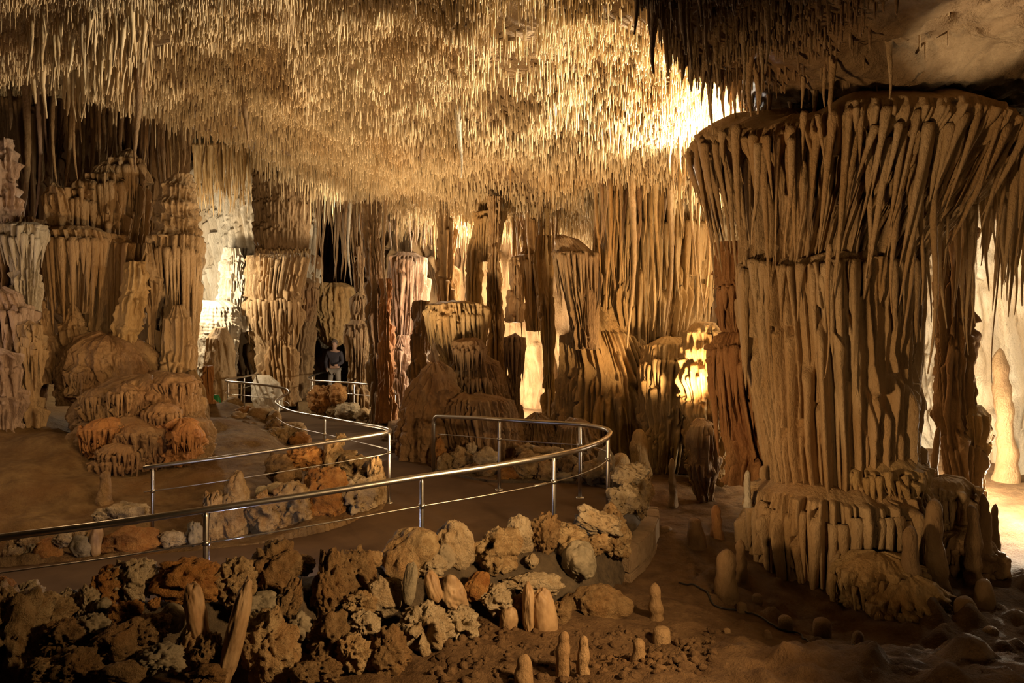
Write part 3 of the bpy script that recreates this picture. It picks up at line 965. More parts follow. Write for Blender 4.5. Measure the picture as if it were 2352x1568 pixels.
O = lambda **k: dict(dict(nu=360, nv=200, pl=((.10, 1.1, 1.0), (.17, 1.6, 1.0)), lump=.08, fine=.02), **k)


def build_right_wall_group():
    # curtain massif right of centre
    multi('flowstone_massif', 'broad massif of ribbed curtains between the bright slit and the largest column', 'flowstone', [
        ('upper_curtain', [(425, 1440, 1560), (440, 1385, 1620), (520, 1372, 1640), (600, 1366, 1640), (700, 1372, 1620), (780, 1395, 1590), (830, 1420, 1570), (900, 1440, 1560)], 13.2, .5, 'gold', O(nu=800, nv=300, pl=((.09, 2.2, 1.3), (.15, 3.0, 1.2)), full=.5), (30, 520, .7, 2.4, .055, dict(follow=.35, span=80, m=20))),
        ('slanted_shelf', [(540, 1276, 1300), (548, 1268, 1335), (580, 1268, 1372), (640, 1290, 1372), (720, 1310, 1366), (800, 1318, 1370)], 12.6, .7, 'brown', O(nu=380, nv=180, pl=((.08, 1.8, 1.1), (.12, 2.2, 1.1))), (14, 585, .5, 1.3, .035, dict(follow=.6, span=80))),
        ('lower_body', [(700, 1310, 1400), (760, 1292, 1480), (860, 1285, 1540), (960, 1278, 1560), (1040, 1290, 1560), (1090, 1300, 1540)], 13.0, .5, 'gold', O(nu=800, nv=280, pl=((.12, 1.5, 1.2), (.2, 2.4, 1.1)), lump=.09), None),
        ('golden_skirt', [(775, 1510, 1580), (790, 1480, 1640), (830, 1468, 1655), (900, 1466, 1655), (980, 1478, 1640), (1060, 1470, 1640), (1090, 1480, 1620)], 12.3, .7, 'gold', O(nu=560, nv=260, pl=((.09, .7, 1.3), (.15, 1.0, 1.2)), lump=.12), (18, 830, .3, .8, .04, dict(follow=.5, span=80))),
        ('left_foot', [(960, 1300, 1340), (975, 1280, 1370), (1010, 1268, 1385), (1060, 1272, 1390), (1100, 1280, 1380)], 12.0, .7, 'brown', O(nu=300, nv=130, pl=((.09, .8, 1.0),), lump=.12), None),
    ], 200)
    fl('flowstone_ledges', 'stack of golden rounded ledges lit from behind beside the orange tower', [(740, 1590, 1650), (760, 1570, 1668), (850, 1566, 1672), (930, 1570, 1676), (1000, 1575, 1672), (1060, 1585, 1668), (1110, 1590, 1660)], 11.4, .8, 'gold', 215, 'flowstone', nu=380, nv=260, pl=((.08, .45, 1.2), (.14, .6, 1.0)), lump=.13, ledge=.5)
    fl('broken_column', 'short squat stalagmite boss in the dark hollow beside the orange tower', [(962, 1600, 1625), (975, 1585, 1645), (1020, 1578, 1652), (1080, 1580, 1650), (1130, 1596, 1640), (1170, 1608, 1640)], 10.4, .8, 'brown', 216, 'stalagmite', nu=240, nv=150, pl=((.08, .6, .7),), lump=.14, fine=.03)


def build_centre_group():
    multi('flowstone_mound', 'big brown central mound of flowstone with fluted flat-topped shelves', 'flowstone', [
        ('flat_shelf', [(693, 1000, 1080), (697, 978, 1108), (712, 975, 1114), (745, 984, 1114), (790, 1000, 1110), (830, 1016, 1096), (860, 1024, 1084)], 13.0, .8, 'gold', O(nu=440, nv=160, pl=((.09, .9, 1.1), (.14, 1.2, 1.0)), lump=.09, fine=.03), (16, 722, .35, 1.1, .045, dict(follow=.6, span=85))),
        ('fringed_shelf', [(776, 1064, 1096), (782, 1044, 1110), (798, 1038, 1116), (824, 1048, 1110), (850, 1058, 1100)], 12.5, .8, 'brown', O(nu=360, nv=110, pl=((.07, .4, 1.0),), lump=.12, fine=.03), (16, 800, .2, .75, .03, dict(follow=.35, span=90))),
        ('boulder', [(832, 985, 1012), (850, 966, 1032), (890, 944, 1052), (940, 924, 1066), (1000, 914, 1072), (1050, 918, 1074), (1090, 936, 1070)], 12.3, .8, 'brown', O(nu=560, nv=220, pl=((.13, .5, .2), (.22, .9, .25)), lump=.16, fine=.06, lsc=2.0), None),
        ('fluted_body', [(812, 1060, 1120), (830, 1036, 1140), (880, 1022, 1160), (940, 1020, 1182), (1000, 1026, 1198), (1060, 1040, 1206), (1100, 1056, 1200)], 12.7, .7, 'brown', O(nu=560, nv=260, pl=((.11, .6, .9), (.18, .9, .8)), lump=.15, fine=.05, lsc=1.8), (22, 870, .2, .6, .04, dict(follow=.8, span=80))),
        ('drip_wall', [(905, 1050, 1110), (915, 1036, 1170), (960, 1030, 1186), (1010, 1036, 1192), (1060, 1045, 1192), (1090, 1060, 1180)], 11.9, .45, 'brown', O(nu=460, nv=160, pl=((.08, .5, 1.0), (.13, .8, .9)), lump=.1, fine=.025), None),
    ], 230)
    multi('flared_column', 'central tan column flaring into a small fluted capital under the ceiling', 'column', [
        ('capital', [(484, 1096, 1150), (486, 1088, 1160), (500, 1090, 1158), (530, 1096, 1142), (570, 1100, 1132), (600, 1102, 1126)], 14.0, .85, 'gold', O(nu=320, nv=120, pl=((.07, 1.2, 1.0), (.11, 1.6, 1.0)), lump=.04), (15, 500, .4, .9, .03, dict(follow=.8, span=85))),
        ('shaft', [(440, 1100, 1146), (484, 1100, 1140), (580, 1070, 1112), (640, 1068, 1110), (700, 1070, 1108), (760, 1076, 1106), (800, 1078, 1104)], 14.1, .85, 'gold', O(nu=320, nv=260, pl=((.10, 1.6, .8), (.16, 2.2, .8)), lump=.08), None),
    ], 240)
    multi('knobbly_pillar', 'dark pillar of stacked fluted skirts just left of the bright lower slit', 'pillar', [
        ('upper_shaft', [(590, 1172, 1192), (660, 1168, 1196), (700, 1164, 1200), (740, 1160, 1200)], 13.0, .9, 'brown', O(nu=220, nv=140, pl=((.09, .6, .8),), lump=.14, fine=.03), None),
        ('skirt', [(765, 1175, 1190), (772, 1160, 1203), (800, 1158, 1204), (850, 1164, 1198), (900, 1170, 1192), (960, 1174, 1190)], 12.9, .9, 'brown', O(nu=280, nv=160, pl=((.06, .9, 1.1), (.10, 1.3, 1.0)), lump=.06), (12, 790, .4, .9, .03, dict(follow=.7))),
        ('lower_shaft', [(850, 1176, 1190), (940, 1172, 1198), (1000, 1168, 1206), (1060, 1164, 1210)], 12.9, .9, 'brown', O(nu=220, nv=140, pl=((.09, .8, .9),), lump=.1), None),
    ], 250)
    fl('pillar', 'weathered tan pillar with a knobbly head between the central column and the dark skirted pillar', [(450, 1125, 1150), (610, 1122, 1146), (680, 1118, 1154), (720, 1120, 1156), (790, 1122, 1156), (860, 1118, 1160), (930, 1110, 1165)], 13.5, .9, 'flow', 260, 'pillar', nu=260, nv=300, pl=((.08, 1.0, .9), (.13, 1.5, .9)), lump=.12, fine=.03)
    fl('pillar', 'slim ribbed pillar on the right rim of the bright lower slit', [(540, 1236, 1262), (600, 1228, 1268), (700, 1240, 1270), (800, 1246, 1272), (900, 1250, 1272), (1000, 1246, 1276), (1060, 1240, 1280)], 13.8, .9, 'gold', 262, 'pillar', nu=260, nv=300, pl=((.08, 1.4, 1.1), (.13, 1.9, 1.0)), lump=.1)
    multi('draped_pillar', 'grey-green pillar with a small flat cap and hanging drapes above the bright lower slit', 'pillar', [
        ('cap', [(584, 1188, 1250), (588, 1180, 1260), (604, 1180, 1262), (640, 1196, 1256), (700, 1206, 1250), (760, 1214, 1244)], 14.6, .8, 'flow', O(nu=320, nv=130, pl=((.08, 1.6, 1.2), (.12, 2, 1.1)), lump=.05), (16, 604, .6, 1.7, .04, dict(follow=.3, span=85))),
        ('stem', [(440, 1196, 1240), (584, 1200, 1240)], 14.7, .8, 'flow', O(nu=240, nv=120, pl=((.1, 1.0, 1.0),)), None),
    ], 265)
    # pinkish lit pair further back
    multi('pink_flowstone', 'pinkish white column lit from the right, left of the central mound', 'column', [
        ('upper_drape', [(580, 905, 960), (590, 896, 978), (640, 892, 980), (700, 898, 972), (760, 905, 955), (790, 910, 946)], 17.0, .8, 'pink', O(nu=420, nv=220, pl=((.11, 1.8, 1.2), (.17, 2.4, 1.1)), lump=.08), (16, 600, .7, 1.9, .05, dict(follow=.6, span=85))),
        ('lower_drape', [(770, 910, 940), (790, 898, 945), (850, 902, 940), (900, 898, 936), (940, 902, 936)], 16.6, .8, 'pink', O(nu=300, nv=160, pl=((.10, .7, 1.1), (.15, 1.0, 1.0)), lump=.14), None),
    ], 270)
    fl('thin_column', 'tall thin brown column reaching the ceiling left of the pinkish white column', [(455, 836, 874), (560, 838, 872), (660, 842, 886), (760, 846, 888), (850, 850, 890), (930, 850, 900), (970, 846, 904)], 16.0, .9, 'brown', 280, 'column', nu=300, nv=320, pl=((.1, 1.2, .8), (.16, 1.8, .8)), lump=.12, fine=.03)
    fl('thin_column', 'brown column with an orange lit right edge directly left of the pinkish white column', [(640, 876, 896), (720, 872, 898), (800, 868, 905), (880, 870, 906), (970, 864, 912)], 15.6, .9, 'orange', 281, 'column', nu=260, nv=240, pl=((.1, .9, .8),), lump=.12, fine=.03)
    multi('skirted_column', 'brown column of stacked fluted skirts to the right of the dark tunnel', 'column', [
        ('top_skirt', [(670, 818, 836), (680, 806, 842), (710, 806, 842), (760, 812, 836)], 18.0, .9, 'brown', O(nu=240, nv=90, pl=((.08, .7, 1.0),)), (12, 690, .3, .7, .035)),
        ('middle_skirt', [(735, 800, 838), (745, 792, 846), (790, 794, 846), (830, 800, 842)], 17.8, .9, 'brown', O(nu=260, nv=100, pl=((.09, .9, 1.1), (.14, 1.2, 1.0))), (14, 760, .4, .9, .04)),
        ('foot', [(800, 804, 840), (880, 798, 848), (940, 794, 852), (965, 790, 858)], 17.8, .9, 'brown', O(nu=240, nv=120, lump=.14), None),
        ('neck', [(470, 812, 830), (560, 814, 832), (670, 816, 834)], 18.0, .9, 'brown', O(nu=180, nv=140, lump=.1), None),
    ], 285)
    fl('flowstone_boss', 'dark brown rock boss between the pinkish white column and the central mound', [(690, 950, 985), (760, 945, 990), (850, 940, 985), (930, 938, 975), (985, 930, 970)], 15.2, .9, 'brown', 290, 'flowstone', nu=280, nv=220, pl=((.1, .7, 1.0),), lump=.16, fine=.03)
    fl('pillar', 'grey ribbed pillar left of the white slit above the central mound', [(470, 1012, 1046), (560, 1008, 1048), (630, 1006, 1050), (700, 1010, 1048), (760, 1014, 1046)], 15.5, .9, 'flow', 291, 'pillar', nu=260, nv=240, pl=((.09, 1.2, 1.2), (.14, 1.6, 1.1)), lump=.07)


def build_sill():
    fl('rock_sill', 'dark low rock filling the floor below the bright lower slit', [(948, 1222, 1244), (962, 1202, 1268), (1000, 1192, 1284), (1060, 1186, 1296), (1110, 1190, 1296)], 12.9, .8, 'brown', 295, 'rock', nu=260, nv=120, pl=((.1, .4, .8),), lump=.16, fine=.04)


def build_left_group():
    # big left flowstone with its tiers and the mound under it
    multi('flowstone_bulwark', 'huge brown flowstone bulwark on the left, domed top over long organ-pipe folds', 'flowstone', [
        ('crest', [(340, 288, 306), (348, 268, 322), (366, 254, 332), (420, 252, 336), (520, 258, 334), (640, 268, 322), (745, 276, 312)], 12.8, .7, 'flow', O(nu=420, nv=260, pl=((.11, 1.1, 1.1), (.19, 2.0, 1.1)), lump=.10, fine=.03), (14, 385, .5, 1.6, .05, dict(follow=.4, span=85, m=18))),
        ('upper_step', [(372, 232, 256), (382, 212, 272), (402, 200, 284), (450, 196, 292), (520, 200, 292), (640, 206, 286), (740, 210, 280)], 12.55, .7, 'flow', O(nu=420, nv=260, pl=((.11, 1.0, 1.1), (.18, 1.8, 1.1)), lump=.10, fine=.03), (14, 425, .5, 1.5, .05, dict(follow=.4, span=85, m=18))),
        ('middle_step', [(412, 168, 196), (420, 150, 214), (438, 140, 224), (480, 138, 228), (540, 142, 226), (640, 150, 222), (740, 156, 214)], 12.35, .7, 'flow', O(nu=420, nv=240, pl=((.11, .9, 1.1), (.18, 1.6, 1.1)), lump=.10, fine=.03), (13, 462, .4, 1.3, .05, dict(follow=.4, span=85, m=18))),
        ('left_boss', [(420, 116, 134), (430, 106, 148), (450, 104, 160), (490, 106, 168), (530, 110, 166)], 12.1, .8, 'flow', O(nu=280, nv=120, pl=((.12, .6, .8),), lump=.13, fine=.03), None),
        ('left_shelf', [(518, 150, 190), (523, 110, 236), (532, 98, 248), (552, 100, 252), (590, 116, 244), (640, 130, 226), (720, 142, 210)], 11.95, .7, 'flow', O(nu=520, nv=220, pl=((.10, 1.3, 1.1), (.17, 1.8, 1.1)), lump=.08, fine=.02), (24, 556, .5, 1.7, .05, dict(follow=.4, span=88, m=18))),
        ('pipe_wall', [(540, 200, 300), (560, 190, 322), (650, 195, 316), (740, 200, 306), (790, 206, 300)], 12.2, .6, 'flow', O(nu=460, nv=200, pl=((.14, 2.6, 1.2), (.2, 3.2, 1.2)), lump=.05, full=.8), None),
        ('lumpy_boss', [(600, 296, 330), (640, 284, 340), (700, 274, 330), (740, 264, 326), (780, 262, 312), (812, 278, 308)], 11.7, .8, 'gold', O(nu=320, nv=190, pl=((.12, .6, .7),), lump=.17, ledge=.2), None),
    ], 300)
    multi('draped_column', 'tall draped column at the right edge of the left bulwark, its top crumbled', 'column', [
        ('crumbled_top', [(400, 395, 440), (420, 376, 448), (470, 362, 452), (520, 358, 456), (545, 356, 458)], 12.4, .8, 'flow', O(nu=380, nv=150, pl=((.09, .3, .8),), lump=.16, fine=.04, ledge=.25), None),
        ('drape', [(536, 380, 440), (542, 352, 460), (560, 350, 460), (640, 366, 452), (720, 376, 444), (800, 382, 446), (850, 388, 444), (872, 400, 432)], 12.3, .8, 'flow', O(nu=520, nv=300, pl=((.10, 2.2, 1.3), (.16, 3.0, 1.2)), lump=.07, full=.7), (16, 575, .7, 1.8, .045, dict(follow=.75, span=85, m=18))),
        ('lower_drape', [(700, 395, 425), (730, 384, 440), (800, 376, 446), (850, 372, 440), (866, 380, 420)], 11.9, .8, 'flow', O(nu=320, nv=150, pl=((.10, 1.2, 1.1),), lump=.08), None),
        ('inner_pipe', [(560, 330, 352), (640, 318, 374), (660, 322, 372), (720, 338, 362), (830, 340, 358), (860, 338, 360)], 12.0, .9, 'flow', O(nu=260, nv=190, pl=((.09, 1.2, 1.1),), lump=.06), None),
    ], 310)
    multi('flowstone_mound', 'reddish brown boulder-like flowstone mound below the left bulwark, edged with drips', 'flowstone', [
        ('cap', [(768, 225, 270), (782, 185, 310), (810, 156, 340), (850, 148, 352), (900, 152, 400), (930, 160, 420)], 11.6, .7, 'brown', O(nu=560, nv=170, pl=((.13, .5, .2),), lump=.17, fine=.06, lsc=2.0), None),
        ('middle_drips', [(860, 300, 380), (870, 250, 430), (900, 200, 456), (950, 180, 464), (980, 190, 460), (1000, 200, 452)], 11.2, .7, 'brown', O(nu=620, nv=170, pl=((.10, .35, .8), (.16, .5, .7)), lump=.16, fine=.06, lsc=2.0), (34, 925, .2, .55, .035, dict(follow=.3, span=70))),
        ('lower_drips', [(955, 230, 420), (965, 190, 462), (990, 184, 470), (1030, 200, 468), (1070, 225, 450), (1090, 240, 420)], 10.8, .65, 'brown', O(nu=620, nv=150, pl=((.09, .3, .8), (.15, .45, .6)), lump=.18, fine=.06, lsc=2.2), (38, 1005, .2, .5, .028, dict(follow=.2, span=70))),
        ('cauliflower_knob', [(960, 400, 430), (970, 372, 455), (1000, 350, 466), (1040, 345, 462), (1066, 360, 440)], 10.5, .8, 'orange', O(nu=300, nv=110, pl=((.14, .25, .3),), lump=.24, fine=.09, lsc=3), None),
        ('right_shoulder', [(850, 430, 452), (870, 418, 462), (920, 408, 474), (960, 402, 480), (1010, 410, 484)], 11.7, .8, 'sand', O(nu=300, nv=130, pl=((.14, .8, .3),), lump=.09), None),
    ], 320)
    r = bpy.data.objects['flowstone_mound.001']
    for i, (a, b, py, h, Y) in enumerate(((186, 262, 905, 60, 11.0), (250, 330, 895, 70, 10.9), (330, 420, 940, 50, 10.85), (186, 290, 975, 70, 10.55), (270, 360, 990, 60, 10.45), (225, 330, 1030, 50, 10.3), (150, 215, 850, 60, 11.4), (340, 455, 872, 50, 11.3), (215, 300, 1055, 40, 10.25), (400, 462, 985, 50, 10.4))):
        m, w = (a + b) / 2, (b - a)
        rows = [(py - 14, m - .2 * w, m + .2 * w), (py - 8, m - .4 * w, m + .4 * w), (py + 4, m - .5 * w, m + .5 * w), (py + h * .4, m - .46 * w, m + .46 * w), (py + h, m - .34 * w, m + .34 * w)]
        mt = 'orange' if i in (3, 9) else 'brown'
        Y -= .32
        t = body(r, 'drip_ledge', rows, Y, .75, mt, 321 + i, nu=300, nv=90, pl=((.08, .35, .9), (.13, .5, .8)), lump=.16, fine=.04)
        hangs(r, t, 12, zpx(py + 6, Y), .12, .42, .03, 170 + i, mt, follow=.35, span=88, zj=.03, m=12, off=.02)
    # far left column and its flow
    multi('tiered_column', 'pale tiered column at the far left edge with a wide pink-lit cap', 'column', [
        ('upper_column', [(320, -20, 34), (400, -25, 40), (500, -25, 44), (540, -20, 40)], 11.6, .8, 'pink', O(nu=320, nv=180, pl=((.11, .6, 1.1),), lump=.1, ledge=.15), None),
        ('cap', [(512, 20, 90), (518, 8, 104), (545, 8, 104), (570, 16, 96), (600, 30, 88), (680, 36, 84), (740, 40, 80)], 11.3, .8, 'pale', O(nu=360, nv=190, pl=((.09, .6, 1.0), (.14, .9, .9)), lump=.08), (14, 548, .2, .7, .035)),
        ('core', [(500, 4, 84), (600, -20, 84), (700, -40, 90), (850, -50, 92), (1010, -60, 96)], 11.7, .7, 'brown', O(nu=420, nv=200, pl=((.11, .8, 1.2), (.18, 1.2, 1.1)), lump=.12, fine=.03), None),
        ('skirt', [(660, -40, 20), (672, -62, 48), (700, -70, 66), (760, -66, 62), (820, -55, 50)], 11.0, .7, 'pink', O(nu=420, nv=150, pl=((.10, .6, 1.2), (.17, .9, 1.1)), lump=.14, fine=.03), (16, 715, .3, 1.0, .04, dict(follow=.4, span=85))),
        ('skirt', [(735, 56, 78), (745, 44, 94), (790, 42, 98), (860, 46, 96), (980, 44, 98)], 10.9, .8, 'flow', O(nu=300, nv=150, pl=((.10, .6, 1.2), (.15, .9, 1.1)), lump=.14, fine=.03), (13, 780, .3, 1.0, .035, dict(follow=.4, span=85))),
        ('skirt', [(800, -50, 10), (812, -66, 44), (850, -70, 52), (920, -66, 54), (1010, -64, 56)], 10.7, .8, 'pink', O(nu=380, nv=130, pl=((.10, .5, 1.2), (.17, .7, 1.1)), lump=.14, fine=.03), (14, 850, .3, .7, .04, dict(follow=.4, span=85))),
    ], 330)
    multi('stalagmite_cluster', 'low cluster of rounded stalagmites at the foot of the left bulwark', 'stalagmite', [
        ('cone', [(700, 158, 175), (740, 140, 195), (780, 134, 206), (800, 138, 206)], 11.7, .8, 'flow', O(nu=240, nv=110, pl=((.1, .4, .9),), lump=.12, ledge=.12), None),
        ('cone', [(690, 75, 100), (740, 66, 112), (800, 60, 140), (840, 62, 142), (880, 70, 150)], 11.6, .8, 'flow', O(nu=260, nv=130, pl=((.1, .5, 1.0),), lump=.12, ledge=.14), None),
    ], 340)
    # shadowed curtains behind the left group
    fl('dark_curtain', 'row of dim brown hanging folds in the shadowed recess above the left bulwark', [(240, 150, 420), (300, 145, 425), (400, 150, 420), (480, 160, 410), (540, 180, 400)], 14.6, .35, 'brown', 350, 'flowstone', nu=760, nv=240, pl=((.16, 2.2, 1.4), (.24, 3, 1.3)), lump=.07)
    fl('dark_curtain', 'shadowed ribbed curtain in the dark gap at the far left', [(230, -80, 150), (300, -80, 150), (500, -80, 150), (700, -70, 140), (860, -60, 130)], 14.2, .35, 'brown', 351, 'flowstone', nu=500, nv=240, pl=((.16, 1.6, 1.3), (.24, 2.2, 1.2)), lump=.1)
    # pale lit wall behind, left of the hanging block
    multi('lit_flowstone_wall', 'brightly lit cream flowstone wall behind the left draped column', 'flowstone', [
        ('upper_face', [(330, 470, 690), (360, 455, 715), (520, 450, 720), (600, 448, 725), (680, 455, 715), (740, 470, 700)], 20.5, .35, 'pale', O(nu=760, nv=260, pl=((.13, .8, 1.2), (.22, 1.5, 1.2)), lump=.08, fine=.04), None),
        ('stalagmite_boss', [(570, 520, 550), (600, 512, 560), (660, 506, 566), (720, 500, 570), (760, 490, 580)], 19.4, .8, 'pale', O(nu=300, nv=170, pl=((.12, .5, 1.0),), lump=.12, ledge=.2), None),
        ('rounded_ledge', [(690, 455, 520), (700, 440, 540), (740, 436, 550), (790, 440, 548), (850, 440, 545), (920, 450, 540)], 19.0, .7, 'pale', O(nu=360, nv=170, pl=((.12, .4, .7),), lump=.14, ledge=.1), None),
        ('lower_drapes', [(572, 590, 650), (590, 572, 700), (670, 560, 690), (740, 560, 690), (800, 580, 680), (860, 590, 680), (930, 590, 690)], 19.6, .6, 'flow', O(nu=520, nv=240, pl=((.11, 1.0, 1.3), (.18, 1.5, 1.2)), lump=.1), (18, 690, .5, 1.4, .05, dict(follow=.4, span=80))),
    ], 360)
    fl('flowstone_boss', 'smooth grey-brown blurred mound below the lit cream wall', [(752, 490, 520), (775, 474, 532), (830, 468, 540), (900, 470, 545), (950, 476, 540)], 17.4, .8, 'flow', 365, 'flowstone', nu=240, nv=140, pl=((.2, .8, .2),), lump=.08)
    fl('brown_pillar', 'short ribbed reddish pillar beside the small green plate', [(840, 470, 486), (880, 466, 492), (930, 468, 494), (960, 466, 496)], 14.6, .9, 'orange', 366, 'pillar', nu=180, nv=110, pl=((.08, .8, 1.0),), lump=.08)
    fl('flowstone_boss', 'pale rounded boulder behind the far bend of the second railing', [(862, 590, 620), (880, 580, 640), (910, 580, 650), (940, 586, 652)], 19.0, .8, 'pale', 367, 'flowstone', nu=200, nv=110, pl=((.2, .8, .2),), lump=.12)
    multi('dark_flowstone', 'brown flowstone with fluted skirts left of the dark tunnel', 'flowstone', [
        ('upper_skirt', [(640, 660, 715), (650, 648, 732), (690, 650, 730), (740, 668, 712)], 20.0, .8, 'brown', O(nu=320, nv=120, pl=((.1, 1.0, 1.1),), lump=.08), (14, 665, .4, 1.0, .05)),
        ('body', [(560, 640, 725), (590, 626, 735), (700, 632, 722), (800, 622, 716), (880, 610, 712), (940, 604, 716)], 20.6, .7, 'brown', O(nu=480, nv=260, pl=((.13, .8, 1.1), (.2, 1.2, 1.0)), lump=.13, fine=.04), None),
    ], 370)
    # the rock lintel over the tunnel with its dim gold panel
    fl('rock_lintel', 'dim golden rock bulge hanging over the mouth of the dark tunnel', [(650, 740, 790), (660, 722, 812), (700, 718, 816), (750, 724, 812), (785, 740, 790), (796, 752, 776)], 21.5, .6, 'gold', 375, 'flowstone', nu=300, nv=120, pl=((.2, .8, .4),), lump=.12, fine=.05)
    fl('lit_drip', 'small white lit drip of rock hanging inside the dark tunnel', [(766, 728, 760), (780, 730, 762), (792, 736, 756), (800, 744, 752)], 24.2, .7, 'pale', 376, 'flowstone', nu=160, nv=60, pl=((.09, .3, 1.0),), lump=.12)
    # hanging block
    multi('hanging_block', 'broad brown slab of rock hanging down from the ceiling, its right face lit', 'hanging rock', [
        ('slab', [(352, 584, 712), (400, 583, 713), (480, 584, 712), (560, 585, 711), (578, 588, 709), (582, 600, 700)], 15.4, .5, 'dark', O(nu=620, nv=240, pl=((.06, .4, .8), (.1, .6, .7)), lump=.05, fine=.03), None),
    ], 380)
    t = Tier([(560, 585, 712), (584, 586, 710)], 15.4, .5)
    r = bpy.data.objects['hanging_block']
    hangs(r, t, 90, zpx(576, 15.4), .05, .2, .014, 381, 'straw', each=False, follow=.1, name='straw_fringe', span=178, sides=5, m=6)
    tag(r.children[-1], kind='stuff')
# ------------------------------------------------------------------ single stalactites and stalagmites
def build_stalactites():
    named = [
        (1054, 250, 408, 13.0, 13, 'pale', 'longest lone pale stalactite hanging in the middle of the straw ceiling'),
        (972, 300, 376, 13.5, 19, 'dark', 'short stout dark stalactite hanging left of the longest lone stalactite'),
        (562, 205, 325, 11.5, 18, 'dark', 'tapered brown stalactite hanging in the dim part of the ceiling above the hanging block'),
        (318, 150, 395, 11.2, 17, 'brown', 'long banded brown stalactite crossing the ceiling lip at the left'),
        (1537, 60, 160, 8.6, 12, 'brown', 'dark pointed stalactite silhouetted on the white glare at the shelf edge'),
        (1660, 190, 284, 9.6, 11, 'brown', 'black knobbly stalactite hanging in the glare just above the large disc'),
        (1676, 205, 290, 9.7, 9, 'brown', 'thinner of the dark stalactites hanging in the glare above the large disc'),
        (1855, 118, 190, 7.5, 9, 'flow', 'tan stalactite hanging under the low shelf straight over the large disc'),
        (428, 20, 95, 9.4, 13, 'gold', 'short tan stalactite near the upper left of the straw ceiling'),
        (2292, 360, 880, 8.5, 6, 'brown', 'long thin grey stalactite hanging down before the glaring wall right of the large column'),
    ]
    for i, (px, p0, p1, Y, wpx, mat, lab) in enumerate(named):
        if 'ceiling' in lab or 'lone' in lab:
            Y = on_ceiling(px, p0) or Y
        a = W(px, p0 - 12, Y)
        V, f = spike(a, (p1 - p0 + 12) * Y / F, wpx * Y / F * .62, 800 + i, (random.Random(i).uniform(-.03, .03), 0), True, 12, 26, .2, .16, .3)
        single('stalactite', V, f, M[mat], lab, 'stalactite')
    # the shadowed long columns hanging at the far left
    cols = [
        (52, 205, 525, 12.4, 15, 'brown', 'thick reddish brown hanging column at the far left, smooth and straight'),
        (20, 205, 300, 12.6, 12, 'brown', 'short brown stalactite hanging at the far left under the ceiling lip'),
        (82, 280, 500, 13.0, 9, 'pink', 'pink ribbed hanging column with side spikes behind the far left column'),
        (109, 285, 402, 13.2, 5, 'pink', 'slim pinkish stalactite right of the ribbed hanging column at the far left'),
        (68, 215, 330, 12.8, 7, 'brown', 'narrow brown stalactite right of the thick reddish hanging column'),
        (128, 222, 430, 12.2, 9, 'flow', 'long grey-tan column dropping from the ceiling lip onto the left shelf'),
        (176, 222, 420, 12.3, 7, 'flow', 'thin tan column dropping behind the domed top of the left bulwark'),
        (160, 330, 440, 13.0, 9, 'flow', 'pale short column standing behind the left shelf in the shadow'),
        (150, 222, 330, 13.0, 4, 'flow', 'thin dark stalactite between the two tan columns above the left shelf'),
        (304, 285, 360, 12.6, 4, 'flow', 'thin pale stalactite above the right end of the left bulwark'),
        (345, 300, 380, 12.8, 4, 'flow', 'short thin stalactite right of the long banded one at the ceiling lip'),
        (330, 300, 420, 12.9, 7, 'flow', 'straight pale stalactite reaching the back of the left bulwark'),
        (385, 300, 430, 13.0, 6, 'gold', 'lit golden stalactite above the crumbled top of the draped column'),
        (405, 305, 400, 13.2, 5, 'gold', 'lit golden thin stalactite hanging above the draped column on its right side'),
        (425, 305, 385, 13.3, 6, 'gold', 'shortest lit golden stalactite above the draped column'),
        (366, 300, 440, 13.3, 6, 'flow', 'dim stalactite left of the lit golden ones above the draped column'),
        (473, 310, 385, 15.5, 6, 'brown', 'dark spike hanging against the lit straws left of the hanging block'),
        (501, 325, 372, 16, 6, 'brown', 'second dark spike hanging against the lit straws left of the hanging block'),
        (804, 450, 655, 17.2, 6, 'pale', 'long white glittering stalactite right of the hanging block'),
        (826, 455, 560, 18, 5, 'pale', 'thinner glittering stalactite beside the long white one right of the hanging block'),
        (742, 600, 690, 19, 4, 'brown', 'thin black stalactite hanging in front of the golden bulge over the tunnel'),
        (886, 445, 690, 15.2, 7, 'brown', 'long dark stalactite reaching down before the pinkish white column'),
        (1008, 470, 570, 16.5, 6, 'pink', 'pale stalactite left of the white slit above the central mound'),
        (975, 470, 560, 17, 6, 'pink', 'pinkish stalactite above the right side of the pinkish white column'),
        (940, 465, 580, 17.5, 7, 'pink', 'pinkish stalactite hanging straight above the pinkish white column'),
        (910, 465, 570, 17.5, 6, 'brown', 'brown stalactite hanging above the left side of the pinkish white column'),
        (1212, 590, 690, 14.2, 5, 'flow', 'thin stalactite hanging right of the dark skirted pillar'),
        (1240, 600, 760, 14.0, 6, 'flow', 'banded stalactite hanging down into the bright lower slit'),
        (1258, 560, 800, 14.4, 6, 'gold', 'longest thin stalactite hanging along the right rim of the bright lower slit'),
        (1400, 480, 720, 12.4, 7, 'gold', 'long ribbed stalactite in front of the massif right of centre'),
        (1452, 490, 800, 12.2, 10, 'flow', 'pale thick pipe hanging the length of the massif right of centre'),
        (1500, 500, 760, 12.3, 8, 'gold', 'golden ribbed pipe hanging on the right half of the massif right of centre'),
        (1540, 520, 800, 12.3, 9, 'flow', 'long pale pipe hanging above the golden skirt of the massif'),
        (1590, 480, 640, 12.0, 7, 'flow', 'lit pale pipe near the right end of the massif above the golden ledges'),
        (1622, 480, 700, 11.8, 8, 'flow', 'rightmost lit pale pipe hanging between the massif and the orange tower'),
        (1610, 560, 740, 11.7, 5, 'flow', 'thin lit pipe hanging just left of the rightmost lit pale pipe'),
    ]
